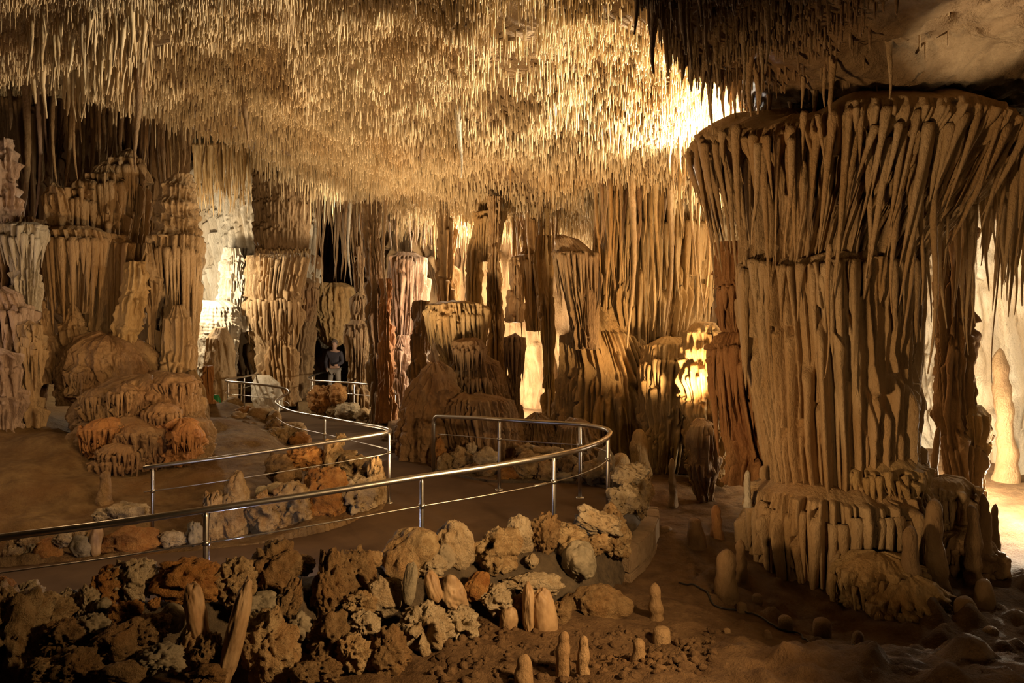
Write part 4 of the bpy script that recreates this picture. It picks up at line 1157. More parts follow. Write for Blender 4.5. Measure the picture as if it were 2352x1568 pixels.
    for i, (px, p0, p1, Y, wpx, mat, lab) in enumerate(cols):
        a = W(px, p0 - 15, Y)
        a[2] = min(float(ceilz(np.array(a[0]), np.array(a[1]))) + .05, a[2] + 1.6)
        V, f = spike(a, a[2] - zpx(p1, Y), wpx * Y / F * .75, 850 + i, (random.Random(i).uniform(-.04, .04), 0), True, 14, 44, .26, .35, .25)
        single('stalactite', V, f, M[mat], lab, 'stalactite')
    # the thicker ones among the ceiling straws: nothing tells them apart
    rng = random.Random(77)
    k = 0
    for i in range(400):
        if k >= 70: break
        px = 60 + 290 * rng.random() ** .8; py = rng.uniform(-10, 165)
        Y = on_ceiling(px, py) or 12
        if abs(px - 318) < 14 : continue
        p = W(px, py, Y)
        z = float(ceilz(np.array(p[0]), np.array(p[1])))
        h = rng.uniform(.45, .85)
        V, f = spike([p[0], p[1], z + .05], h, rng.uniform(.028, .055), 1000 + i, (rng.uniform(-.05, .05), rng.uniform(-.03, .03)), True, 9, 16, .2, .2, .4)
        single('stalactite', V, f, M['straw'], 'thick tan stalactite in the dense cluster at the upper left of the ceiling', 'stalactite', 'thick stalactites clustered at the upper left of the ceiling')
        k += 1
    for i in range(90):
        px = rng.uniform(400, 1500); py = rng.uniform(10, 430)
        Y = on_ceiling(px, py)
        if Y is None or Y > 19: continue
        p = W(px, py, Y)
        z = float(ceilz(np.array(p[0]), np.array(p[1])))
        V, f = spike([p[0], p[1], z + .05], rng.uniform(.3, .6), rng.uniform(.018, .035), 1500 + i, (rng.uniform(-.03, .03), 0), True, 8, 14, .2, .2, .4)
        single('stalactite', V, f, M['straw' if rng.random() < .8 else 'gold'], 'thicker stalactite standing out among the thin straws of the middle ceiling', 'stalactite', 'thicker stalactites scattered over the middle ceiling')
    for i in range(46):
        y = rng.uniform(5.2, 9.8); ed = float(np.interp(y, EDX, EDV)); x = ed + rng.uniform(-.1, 2.6) * rng.random()
        z = float(ceil2z(np.array(x), np.array(y)))
        V, f = spike([x, y, z + .06], rng.uniform(.3, .8), rng.uniform(.025, .05), 1700 + i, (0, 0), True, 9, 16, .22, .2, .5)
        single('stalactite', V, f, M['flow'], 'dim brown stalactite under the low rock shelf above the large disc', 'stalactite', 'stalactites under the low rock shelf')


def build_stalagmites():
    S = [  # px, foot py, top py, Y, half width px, mat, label, lean px
        (1294, 1568, 1452, 5.0, 15, 'dark', 'upright brown stalagmite at the bottom edge, below the broad broken stump', 0),
        (1342, 1575, 1462, 4.95, 13, 'brown', 'pale thin stalagmite at the bottom edge, right beside its browner twin', 4),
        (1466, 1565, 1468, 5.1, 17, 'dark', 'pointed brown stalagmite at the bottom edge between two stumps', 0),
        (1508, 1440, 1340, 6.2, 16, 'dark', 'round-topped brown stalagmite standing on the earth right of the large rounded boulder', 0),
        (1524, 1500, 1440, 5.7, 20, 'brown', 'low stump with a flat cut top right of the foreground stones', 6),
        (1206, 1600, 1505, 4.9, 20, 'dark', 'blunt rough stalagmite at the bottom edge, leftmost on the clumpy earth', 5),
        (1670, 1395, 1262, 7.0, 28, 'dark', 'broad brown stalagmite beside the left foot of the largest column', 3),
        (1600, 1260, 1190, 8.4, 20, 'dark', 'rounded stalagmite with a leaning slab behind, in the hollow right of the masonry', 2),
        (1646, 1250, 1160, 8.6, 14, 'orange', 'slender knobbly stalagmite in the hollow left of the base drum', 0),
        (1718, 1145, 1080, 8.0, 8, 'pale', 'small pale finger stalagmite on the left rim of the base drum', 0),
        (1546, 1150, 1052, 10.2, 9, 'dark', 'thin dark stalagmite in the hollow behind the masonry wall end', 0),
        (1530, 1240, 1208, 8.8, 18, 'dark', 'low rounded knob on the floor right of the masonry wall end', 0),
        (1705, 1290, 1240, 7.4, 14, 'dark', 'short dark stump squeezed against the base drum', 0),
        (2098, 1330, 1208, 7.0, 20, 'brown', 'flat-topped stalagmite in front of the right side of the base drum', 8),
        (2160, 1400, 1146, 7.2, 24, 'brown', 'tallest rough stalagmite on the mound right of the base drum', 14),
        (2236, 1330, 1160, 7.4, 19, 'brown', 'banded stalagmite right of the tallest one on the right mound', 3),
        (2262, 1250, 1135, 7.6, 14, 'dark', 'slim stalagmite behind the banded one on the right mound', 2),
        (2288, 1320, 1158, 7.8, 11, 'dark', 'dark thin stalagmite outlined against the pale wall at the right', -2),
        (2212, 1510, 1370, 6.6, 28, 'dark', 'broad rough stalagmite low on the right mound', -6),
        (2272, 1520, 1440, 6.3, 26, 'brown', 'leaning cone stalagmite near the right bottom corner', -8),
        (2262, 1420, 1330, 6.9, 24, 'dark', 'dark rounded stalagmite behind the leaning cone at the right', 0),
        (1804, 1480, 1414, 6.4, 20, 'brown', 'egg-shaped tan stalagmite on the dark earth below the base drum', 0),
        (1740, 1400, 1364, 7.0, 15, 'brown', 'small tan knob lying against the foot of the base drum', 0),
        (1705, 1420, 1384, 6.8, 14, 'dark', 'small brown knob left of the cable below the base drum', 0),
        (1890, 1490, 1420, 6.3, 24, 'dark', 'dark stump below the middle of the base drum', 0),
        (1975, 1520, 1450, 6.0, 18, 'dark', 'dim pointed stump at the bottom right, left of the leaning cone', 4),
        (1960, 1575, 1510, 5.4, 22, 'dark', 'dark blunt knob at the bottom edge below the base drum', 0),
        (2140, 1570, 1510, 5.4, 26, 'dark', 'dark dome-shaped knob at the bottom edge below the right mound', 0),
        (2350, 1400, 1370, 7.6, 14, 'orange', 'small orange stump at the far right edge', 4),
        (1670, 1480, 1444, 6.0, 12, 'dark', 'short brown stub on the earth left of the egg-shaped stalagmite', 0),
        (1765, 1490, 1448, 6.1, 12, 'dark', 'short brown stub just left of the egg-shaped stalagmite', 0),
        (2120, 1160, 1045, 8.4, 15, 'dark', 'dark stump standing before the lit gap beside the rough pillar', 0),
        (2110, 1110, 980, 8.9, 8, 'dark', 'thin dark stalagmite silhouetted in the lit gap', 0),
        (2150, 1110, 980, 8.8, 11, 'dark', 'thicker dark stalagmite silhouetted in the lit gap', 0),
        (2310, 1040, 800, 11.4, 22, 'brown', 'tall grey stalagmite in front of the glaring right wall', 4),
        (240, 1118, 1082, 9.0, 15, 'brown', 'small banded bit of stalagmite standing on the sandy slope at the left', 0),
        (1425, 1120, 1040, 11.3, 26, 'gold', 'lit knobbly boss at the foot of the massif behind the bend of the railing', 0),
        (1470, 1100, 985, 11.6, 24, 'gold', 'golden cone at the foot of the massif above the end of the stone wall', 0),
    ]
    for i, (px, pf, pt, Y, hw, mat, lab, ln) in enumerate(S):
        a = W(px, pf, Y)
        top = zpx(pt, Y)
        if 'rim' in lab: a[2] -= .1
        else: a[2] = min(a[2], float(floorz(np.array(a[0]), np.array(a[1])))) - .05
        V, f = spike([a[0], a[1], a[2]], top - a[2], hw * Y / F * (1.35 if Y < 6 else 1.12), 2000 + i, (-ln * Y / F, .02), False, 26, 40, .26, .58, .18)
        single('stalagmite', V, f, M[mat], lab, 'stalagmite')


def build_curtains():
    cluster('stalactite_curtain', 'curtain of long thin stalactites hanging over the tunnel, right of the hanging block', 'stalactites', (722, 850), (500, 660), (17.0, 20.0), 44, 5, ('dark', 'brown', 'dark'), 11)
    cluster('stalactite_curtain', 'curtain of pale stalactites hanging above the pinkish white column', 'stalactites', (850, 1050), (500, 600), (16.6, 19.0), 50, 5, ('brown', 'pink', 'gold'), 12)
    cluster('stalactite_curtain', 'grey straw curtain hanging between the central column and the massif right of it', 'stalactites', (1146, 1285), (520, 700), (14.9, 16.4), 48, 4.5, ('brown', 'brown', 'gold'), 13)
    cluster('stalactite_curtain', 'golden curtain of long stalactites hanging in front of the massif right of centre', 'stalactites', (1365, 1570), (540, 760), (12.2, 12.9), 50, 5.5, ('gold', 'gold', 'brown'), 14)
    cluster('stalactite_curtain', 'pale lit curtain of stalactites directly left of the largest column', 'stalactites', (1540, 1668), (400, 540), (11.2, 12.6), 40, 4, ('gold', 'flow', 'gold'), 15)
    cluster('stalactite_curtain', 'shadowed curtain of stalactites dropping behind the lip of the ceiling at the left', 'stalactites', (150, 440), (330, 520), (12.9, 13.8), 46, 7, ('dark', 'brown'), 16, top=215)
    cluster('stalactite_curtain', 'lit straws of the raised ceiling behind the left lip, beside the hanging block', 'stalactites', (445, 590), (440, 500), (16.8, 18.6), 80, 3.6, ('straw', 'straw', 'gold'), 17, top=330)
# ------------------------------------------------------------------ the stones set along the paths
ORD = 'first second third fourth fifth sixth seventh eighth ninth tenth eleventh twelfth thirteenth fourteenth fifteenth sixteenth seventeenth eighteenth nineteenth twentieth'.split()


def ytop(px):
    return np.interp(px, [-60, 0, 468, 965, 1276, 1374, 1411, 1450, 1485], [5.0, 5.15, 5.5, 6.2, 6.85, 7.2, 7.5, 8.2, 8.6])


def pyt(px):
    return np.interp(px, [0, 300, 600, 900, 1200, 1400, 1480], [1390, 1320, 1305, 1275, 1240, 1180, 1110])


def stone(i, px, py, w, h, Y, mat, style, label, group=None, holes=0, tilt=0, n=4, dk=.85):
    ww, hh = 1.27 * w * Y / F, 1.20 * h * Y / F
    d = dk * min(max(ww, hh * .6), 1.3 * hh) if not tilt else dk * min(ww, hh)
    V, f = stone_mesh(3000 + i * 7, ww, d, hh, style, n, holes, math.radians(tilt), 0)
    V = V + W(px, py, Y)
    return single('stone', V, f, M[mat + '_stone'], label, 'stone', group)


FRONT = [  # px, py, w, h, colour, style, holes, tilt, label
    (20, 1462, 130, 215, 'tan', 'porous', 3, 0, 'largest foreground stone, a tan block with big round holes at the left edge'),
    (0, 1375, 60, 90, 'orange', 'smooth', 0, 0, 'orange-brown stone cut by the left picture edge above the holed block'),
    (72, 1374, 64, 66, 'pale', 'porous', 1, 0, 'pale cream stone with a round pit, first on the rim from the left edge'),
    (36, 1385, 26, 62, 'grey', 'smooth', 0, 12, 'dark grey-green slab wedged beside the pale pitted stone at the left'),
    (122, 1398, 110, 76, 'tan', 'rough', 0, 0, 'low tan and orange rubble stone right of the pale pitted stone'),
    (160, 1380, 50, 50, 'pale', 'porous', 1, 0, 'small pale knob on top of the low rubble stone at the left'),
    (204, 1388, 46, 80, 'pale', 'rough', 0, 18, 'forked pale stone ending the low rubble row at the left'),
    (232, 1398, 36, 44, 'grey', 'smooth', 0, 0, 'dull olive stone right of the forked pale stone'),
    (252, 1345, 72, 78, 'orange', 'rough', 0, 0, 'spongy orange stone with an ear on its left side'),
    (312, 1328, 96, 90, 'pale', 'rough', 0, 0, 'yellowish ragged stone with a crown-like top, left of the orange mushroom stone'),
    (290, 1412, 64, 62, 'orange', 'rough', 0, 0, 'spongy orange stone below the yellowish ragged stone'),
    (352, 1388, 26, 26, 'orange', 'rough', 0, 0, 'small orange lump under the orange mushroom stone'),
    (432, 1334, 130, 86, 'orange', 'porous', 0, 0, 'orange spongy mushroom-shaped stone in front of the railing post'),
    (452, 1418, 44, 138, 'smooth', 'log', 0, 8, 'smooth broken column piece leaning below the orange mushroom stone'),
    (424, 1486, 54, 112, 'tan', 'rough', 0, -14, 'rough broken piece leaning left of the smooth broken column piece'),
    (541, 1338, 84, 100, 'tan', 'rough', 0, 0, 'tan stone with a knobbly beak on its right behind the long leaning piece'),
    (541, 1452, 58, 222, 'smooth', 'log', 0, -17, 'longest leaning piece of broken pale stalactite in the foreground'),
    (620, 1308, 112, 112, 'brown', 'rough', 0, 0, 'dark brown spongy stone with a pointed peak'),
    (686, 1300, 62, 44, 'brown', 'rough', 0, 0, 'dark spongy bridge stone arching over a gap in the wall'),
    (664, 1394, 50, 120, 'brown', 'rough', 0, -12, 'dark spongy stone running down from the arched gap'),
    (604, 1384, 76, 44, 'grey', 'smooth', 0, 0, 'smooth grey-olive slab inside the hollow under the peaked stone'),
    (620, 1492, 110, 160, 'tan', 'rough', 0, 0, 'big crusty tan stone rising from the bottom edge right of the long leaning piece'),
    (592, 1464, 26, 36, 'smooth', 'smooth', 0, 0, 'small rounded knob on the crusty tan stone at the bottom'),
    (760, 1345, 78, 152, 'brown', 'rough', 0, 0, 'tall dark spongy stone right of the arched gap'),
    (752, 1462, 84, 108, 'brown', 'rough', 1, 0, 'dark crusty stone with a black hollow below the tall dark one'),
    (742, 1540, 80, 56, 'brown', 'porous', 0, 0, 'dim stone at the bottom edge below the dark crusty stone'),
    (818, 1322, 74, 104, 'brown', 'porous', 1, 0, 'dark porous stone capped with a pale horn'),
    (838, 1284, 66, 34, 'tan', 'smooth', 0, 0, 'pale horned cap lying on the dark porous stone'),
    (828, 1384, 66, 46, 'tan', 'porous', 2, 0, 'curled tan stone with a black hollow below the dark porous stone'),
    (884, 1368, 66, 80, 'pale', 'smooth', 0, 0, 'pale angular stone with orange veins, third layer down'),
    (840, 1434, 62, 56, 'pale', 'porous', 1, 0, 'small pale ragged stone left of the big holed slab'),
    (812, 1502, 66, 84, 'tan', 'porous', 1, 0, 'tan ragged stone near the bottom edge left of the hanging brown one'),
    (892, 1500, 86, 116, 'brown', 'rough', 0, 0, 'brown tapering stone low in the wall under the big holed slab'),
    (938, 1278, 116, 104, 'tan', 'smooth', 0, 0, 'large tan and orange stone at the foot of the middle railing post'),
    (942, 1340, 28, 84, 'grey', 'log', 0, -4, 'grey upright cylinder of broken stalactite under the large tan stone'),
    (992, 1300, 60, 46, 'pale', 'porous', 0, 0, 'small pale crusty stone right of the grey upright cylinder'),
    (1046, 1255, 72, 102, 'pale', 'smooth', 0, 6, 'pale upright stone with a flared fin-like top'),
    (1020, 1278, 48, 52, 'grey', 'smooth', 0, 0, 'dull rounded stone leaning behind the fin-topped stone'),
    (996, 1347, 34, 64, 'smooth', 'log', 0, 16, 'narrow smooth slanting piece left of the rounded tan cobble'),
    (1036, 1368, 64, 92, 'smooth', 'smooth', 0, 14, 'smooth rounded tan cobble in the middle of the wall'),
    (976, 1442, 112, 108, 'pale', 'porous', 4, 0, 'big pale slab pierced by several black holes'),
    (1056, 1432, 74, 72, 'pale', 'porous', 2, 0, 'pale holed stone right of the big pierced slab'),
    (1138, 1266, 102, 94, 'tan', 'porous', 1, 0, 'tan stone pierced by one big black hole'),
    (1096, 1346, 48, 58, 'orange', 'smooth', 0, -20, 'rust-red stone fixed left of the pale layered slab'),
    (1142, 1380, 72, 66, 'pale', 'porous', 0, 0, 'pale crusted stone below the rust-red one'),
    (1190, 1232, 58, 88, 'pale', 'smooth', 0, 0, 'pale smooth boulder standing highest on the middle rim'),
    (1250, 1230, 62, 98, 'brown', 'rough', 0, -8, 'brown craggy stone left of the fourth railing post'),
    (1222, 1288, 26, 30, 'pale', 'smooth', 0, 0, 'small pale cube-like stone under the smooth boulder'),
    (1224, 1346, 116, 50, 'pale', 'porous', 0, 0, 'long flat pale layered slab lying in the wall'),
    (1314, 1240, 64, 62, 'tan', 'porous', 1, 0, 'tan stone with a round hole right of the fourth railing post'),
    (1330, 1290, 64, 80, 'grey', 'smooth', 0, 0, 'grey mortar-smeared stone under the tan holed stone'),
    (1374, 1196, 92, 70, 'pale', 'rough', 0, 24, 'pale folded stone slanting up toward the bend'),
    (1412, 1222, 66, 108, 'tan', 'rough', 0, 0, 'ragged tan stone beside the cut masonry blocks'),
    (1372, 1248, 50, 46, 'tan', 'porous', 0, 0, 'small tan stone below the pale folded one'),
    (1432, 1143, 64, 62, 'pale', 'porous', 0, 0, 'pale domed stone at the bend, left of the rust-holed one'),
    (1464, 1128, 62, 112, 'tan', 'rough', 1, 0, 'large yellow-tan craggy stone crowning the end of the wall'),
    (1448, 1086, 74, 44, 'pale', 'rough', 0, 0, 'pale ragged stone on top at the end of the wall'),
    (1372, 1394, 132, 86, 'brown', 'smooth', 0, 0, 'large rounded brown boulder at the foot of the masonry'),
    (1196, 1404, 44, 60, 'orange', 'smooth', 0, 0, 'yellowish slab behind the finger-like piece'),
    (1288, 1408, 42, 50, 'brown', 'smooth', 0, 0, 'flat brown stone between the broad broken stump and the rounded boulder'),
]
STUMPS = [
    (1250, 1415, 50, 112, 'smooth', 'log', 4, 'broad broken stump standing at the foot of the wall'),
    (1214, 1398, 24, 108, 'smooth', 'log', 0, 'slim finger-like stalagmite piece left of the broad broken stump'),
    (1170, 1424, 36, 54, 'smooth', 'log', 0, 'low reddish stump left of the finger-like piece'),
]

ROW2 = [  # along the far side of the near path, left to right
    (30, 1272, 44, 56, 'tan', 'porous'), (60, 1240, 50, 24, 'tan', 'rough'), (80, 1270, 34, 42, 'grey', 'rough'), (112, 1264, 58, 46, 'orange', 'smooth'), (143, 1238, 40, 38, 'pale', 'porous'),
    (190, 1256, 48, 52, 'grey', 'smooth'), (186, 1226, 22, 20, 'tan', 'smooth'), (190, 1278, 32, 12, 'pale', 'smooth'), (222, 1242, 20, 66, 'smooth', 'log'), (235, 1182, 40, 26, 'pale', 'rough'), (293, 1178, 84, 46, 'pale', 'rough'),
    (297, 1242, 112, 56, 'orange', 'smooth'), (397, 1236, 58, 34, 'pale', 'porous'), (446, 1226, 34, 52, 'grey', 'porous'),
    (488, 1192, 36, 112, 'tan', 'rough'), (540, 1168, 60, 148, 'tan', 'layered'), (540, 1116, 38, 50, 'tan', 'layered'), (607, 1178, 66, 88, 'tan', 'porous'), (672, 1164, 78, 104, 'tan', 'porous'), (600, 1128, 22, 22, 'grey', 'smooth'), (632, 1122, 34, 26, 'pale', 'smooth'),
    (745, 1142, 84, 122, 'orange', 'rough'), (722, 1100, 38, 50, 'pale', 'rough'), (748, 1102, 40, 44, 'tan', 'rough'), (812, 1152, 96, 106, 'pale', 'porous'), (815, 1078, 86, 62, 'tan', 'porous'), (864, 1118, 42, 122, 'tan', 'rough'), (797, 1052, 44, 34, 'tan', 'porous'),
    (765, 1056, 44, 84, 'tan', 'rough'), (782, 1014, 22, 34, 'tan', 'rough'), (702, 1052, 72, 56, 'orange', 'rough'), (662, 1100, 50, 46, 'brown', 'smooth'), (640, 1075, 54, 60, 'brown', 'rough'),
]
ROW3 = [
    (655, 1006, 78, 56, 'tan', 'rough'), (668, 985, 40, 30, 'tan', 'porous'), (690, 1012, 40, 36, 'orange', 'rough'), (590, 1012, 62, 46, 'grey', 'rough'), (620, 1020, 50, 34, 'brown', 'rough'), (600, 956, 56, 40, 'tan', 'smooth'), (566, 952, 48, 34, 'orange', 'rough'), (540, 968, 44, 40, 'tan', 'rough'), (630, 962, 30, 36, 'tan', 'smooth'),
    (534, 928, 40, 30, 'tan', 'layered'), (510, 946, 36, 34, 'tan', 'porous'), (494, 938, 24, 26, 'orange', 'porous'), (520, 985, 40, 30, 'brown', 'rough'), (560, 985, 52, 34, 'brown', 'rough'), (628, 990, 40, 50, 'brown', 'rough'),
]
ROW4 = [(745, 920, 70, 60, 'orange', 'rough'), (738, 948, 40, 30, 'tan', 'rough'), (772, 945, 40, 32, 'tan', 'porous'), (802, 944, 50, 36, 'pale', 'porous'), (786, 962, 44, 22, 'brown', 'rough'), (840, 957, 50, 36, 'tan', 'rough'), (868, 965, 38, 24, 'brown', 'rough'), (778, 905, 34, 46, 'orange', 'smooth'),
        (892, 1010, 40, 36, 'brown', 'rough'), (918, 1030, 50, 44, 'brown', 'rough'), (940, 1058, 46, 36, 'brown', 'rough')]
ROW5 = [(1008, 1048, 30, 78, 'orange', 'rough'), (1030, 1066, 44, 48, 'tan', 'rough'), (1062, 1054, 46, 56, 'tan', 'rough'), (1082, 1034, 24, 36, 'pale', 'rough'), (1090, 1082, 46, 36, 'brown', 'rough'), (1118, 1050, 50, 42, 'pale', 'porous'), (1126, 1084, 44, 36, 'tan', 'porous'), (1040, 1092, 50, 26, 'brown', 'rough'),
        (1168, 1086, 48, 50, 'orange', 'rough'), (1212, 1074, 72, 66, 'tan', 'smooth'), (1210, 1032, 44, 26, 'tan', 'porous'), (1250, 1044, 50, 34, 'tan', 'smooth'), (1254, 1086, 44, 54, 'tan', 'rough'), (1278, 1042, 40, 28, 'pale', 'porous'), (1304, 1070, 50, 62, 'brown', 'rough'), (1338, 1086, 40, 40, 'tan', 'porous'),
        (1368, 1086, 60, 66, 'tan', 'rough'), (1300, 1100, 44, 30, 'grey', 'smooth'), (1392, 1058, 34, 62, 'pale', 'smooth'), (1420, 1096, 40, 60, 'tan', 'rough'), (1346, 1106, 40, 30, 'brown', 'rough')]
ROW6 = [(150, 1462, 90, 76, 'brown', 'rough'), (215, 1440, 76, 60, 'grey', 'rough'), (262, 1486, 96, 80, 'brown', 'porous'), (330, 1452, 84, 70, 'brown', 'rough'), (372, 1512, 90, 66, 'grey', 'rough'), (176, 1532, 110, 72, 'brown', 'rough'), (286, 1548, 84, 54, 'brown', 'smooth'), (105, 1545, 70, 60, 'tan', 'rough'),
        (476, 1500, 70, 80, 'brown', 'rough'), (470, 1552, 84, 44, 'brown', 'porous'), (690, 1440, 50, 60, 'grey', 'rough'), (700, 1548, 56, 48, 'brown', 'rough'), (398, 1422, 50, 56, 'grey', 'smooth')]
CN = {'tan': 'tan', 'pale': 'pale', 'orange': 'orange-brown', 'brown': 'dark brown', 'grey': 'grey', 'smooth': 'smooth tan'}
SN = {'porous': 'pitted', 'rough': 'craggy', 'smooth': 'smooth-faced', 'layered': 'layered', 'log': 'finger-shaped'}


def size_word(w, h):
    if h > 1.6 * w: return 'tall'
    if w > 1.6 * h: return 'low wide'
    return 'big' if w * h > 5000 else 'small' if w * h < 1500 else 'medium'


def build_stones():
    for i, (px, py, w, h, c, st, ho, ti, lab) in enumerate(FRONT):
        Y = float(ytop(px)) - max(-.1, (py - float(pyt(px))) * .0042) - (.3 if st == 'log' else 0)
        stone(i, px, py, w, h, Y, c, st, lab, None, ho, ti, 5)
    for i, (px, py, w, h, c, st, ti, lab) in enumerate(STUMPS):
        stone(80 + i, px, py, w, h, 5.9, c, st, lab, None, 0, ti, 5)
    k = 200
    def yr2(px, py):
        base = float(np.interp(px, [0, 200, 450, 600, 800, 890], [7.55, 7.7, 8.0, 8.4, 9.0, 9.4]))
        foot = float(np.interp(px, [0, 200, 340, 450, 600, 800, 890], [1296, 1288, 1270, 1262, 1238, 1195, 1165]))
        return base + max(0, (foot - 60 - py)) * .010
    def yr3(px, py): return float(np.interp(py, [920, 1030], [15.3, 12.2]))
    def yr4(px, py): return float(np.interp(px, [735, 870, 895, 940], [17.6, 16.3, 13.6, 11.9])) + .3
    def yr5(px, py): return float(np.interp(px, [1000, 1147, 1330, 1370, 1420], [11.3, 10.75, 10.35, 10.1, 9.6])) + max(0, (1090 - py)) * .008
    def yr6(px, py): return float(ytop(px)) - max(-.1, (py - float(pyt(px))) * .0042) - .02
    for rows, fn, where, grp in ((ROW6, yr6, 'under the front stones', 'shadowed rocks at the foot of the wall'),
                                 (ROW2, yr2, 'bordering the garden', 'stones bordering the garden along the near path'),
                                 (ROW3, yr3, 'under the second railing', 'stones along the second railing'),
                                 (ROW4, yr4, 'beside the far railing', 'stones beside the far railing'),
                                 (ROW5, yr5, 'before the central mound', 'stones behind the bend of the railing')):
        o = sorted(range(len(rows)), key=lambda q: rows[q][0])
        rank = {q: n for n, q in enumerate(o)}
        for q, (px, py, w, h, c, st) in enumerate(rows):
            n = rank[q]
            if n < 20:
                pos = ORD[n] + ' from the left'
            else:
                pos = ORD[len(rows) - 1 - n] + ' from the right'
            lab = f'{size_word(w, h)} {CN[c]} {SN[st]} stone {where}, {pos}'
            k += 1
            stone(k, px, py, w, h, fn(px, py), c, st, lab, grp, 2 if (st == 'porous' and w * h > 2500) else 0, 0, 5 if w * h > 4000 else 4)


def build_retaining_wall():
    # a mortared core that follows the rim of the near path, with cut blocks round its right end
    P = edge_near
    n = len(P)
    T = np.gradient(P, axis=0); T /= np.linalg.norm(T, axis=1)[:, None]
    Nn = np.stack([T[:, 1], -T[:, 0]], 1)        # outward (towards the viewer)
    z = pathz(P[:, 0], P[:, 1])
    prof = [(-.02, -.5, 0), (-.02, .05, 0), (.06, .20, 0), (.22, .22, 0), (.36, .10, 0), (.50, -.12, .0), (.66, -.38, 0), (.74, -.8, 0)]
    D = np.linspace(0, len(prof) - 1, 30)
    off = np.interp(D, range(len(prof)), [p[0] for p in prof]); hz = np.interp(D, range(len(prof)), [p[1] for p in prof])
    t = np.linspace(0, n - 1, 260)
    pt = np.stack([np.interp(t, range(n), P[:, k]) for k in (0, 1)], 1)
    nt = np.stack([np.interp(t, range(n), Nn[:, k]) for k in (0, 1)], 1)
    zt = np.interp(t, range(n), z)
    pxs = CX + pt[:, 0] * F / pt[:, 1]
    up = np.interp(pxs, [0, 300, 600, 965, 1276, 1400], [.24, .24, .22, .06, -.05, -.08])
    hz = hz[None, :] + up[:, None] * np.interp(off, [-.02, .06, .4, .74], [0, 1, .6, .1])[None, :]
    far = np.arange(len(pxs)) > np.argmax(pxs)
    up = np.where(far, -.24, up)
    hz = hz - np.interp(pxs, [0, 600, 965, 1276, 1400], [.24, .22, .06, -.05, -.08])[:, None] * np.interp(off, [-.02, .06, .4, .74], [0, 1, .6, .1])[None, :] + up[:, None] * np.interp(off, [-.02, .06, .4, .74], [0, 1, .6, .1])[None, :]
    off = off[None, :] * np.interp(pxs, [0, 1250, 1370, 1440], [1, 1, .62, .5])[:, None]
    V = np.stack([pt[:, None, 0] + nt[:, None, 0] * off, pt[:, None, 1] + nt[:, None, 1] * off, zt[:, None] + hz], -1).reshape(-1, 3)
    q = fbm(V, 3.2, 4, 71)
    lump = np.clip((off + .02) / .1, 0, 1).ravel()
    o2 = np.repeat(nt, off.shape[1], 0)
    V[:, 0] += o2[:, 0] * q * .09 * lump; V[:, 1] += o2[:, 1] * q * .09 * lump; V[:, 2] += .08 * fbm(V, 4.1, 3, 72) * lump
    k = int(.9 * len(t))
    root = thing('retaining_wall', [pt[120][0], pt[120][1], -.2], 'dark mortared retaining wall holding the stones along the rim of the near path', 'wall')
    mk('mortar_core', V, grid_faces(len(t), off.shape[1]), M['mortar'], root)
    # cut masonry courses at the right-hand end
    kk = np.where(pxs > 1362)[0]
    kk = kk[: int(len(kk) * .62)]
    S = np.stack([pt[kk, 0] + nt[kk, 0] * .32, pt[kk, 1] + nt[kk, 1] * .32, zt[kk]], 1)
    d = np.concatenate([[0], np.cumsum(np.linalg.norm(np.diff(S[:, :2], axis=0), axis=1))])
    Lt = d[-1]; rng = random.Random(9)
    for course, (z0, hh) in enumerate(((-.44, .30), (-.14, .26))):
        a = .0 if course == 0 else -.12
        while a < Lt - .1:
            w_ = rng.uniform(.36, .62)
            b = min(a + w_, Lt)
            if b - max(a, 0) > .1:
                m = (max(a, 0) + b) / 2
                x, y = np.interp(m, d, S[:, 0]), np.interp(m, d, S[:, 1])
                x2, y2 = np.interp(m + .05, d, S[:, 0]), np.interp(m + .05, d, S[:, 1])
                V, f = box((x, y, z0 + hh / 2), b - max(a, 0) - .012, .2, hh - .012, math.atan2(y2 - y, x2 - x), .012)
                V = V + .014 * np.stack([fbm(V, 6, 3, 1), fbm(V, 6, 3, 2), fbm(V, 6, 3, 3)], 1)
                mk('block', V, f, M['block'], root, smooth=False)
            a = b
# ------------------------------------------------------------------ the visitor, the cable, the green plate
def skin(name, pts, edges, rads, mat, parent, root_i=0, sub=2):
    me = bpy.data.meshes.new(name)
    off = Vector(parent.matrix_world.translation) if parent.parent is None else Vector(parent['_b'])
    me.from_pydata([Vector(p) - off for p in pts], edges, [])
    o = bpy.data.objects.new(name, me); COL.objects.link(o); o.parent = parent
    o['_b'] = list(off)
    m = o.modifiers.new('skin', 'SKIN')
    for i, r in enumerate(rads):
        v = me.skin_vertices[0].data[i]
        v.radius = (r, r) if not isinstance(r, tuple) else r
        v.use_root = i == root_i
    s = o.modifiers.new('smooth', 'SUBSURF'); s.levels = sub; s.render_levels = sub
    me.materials.append(M[mat])
    return o


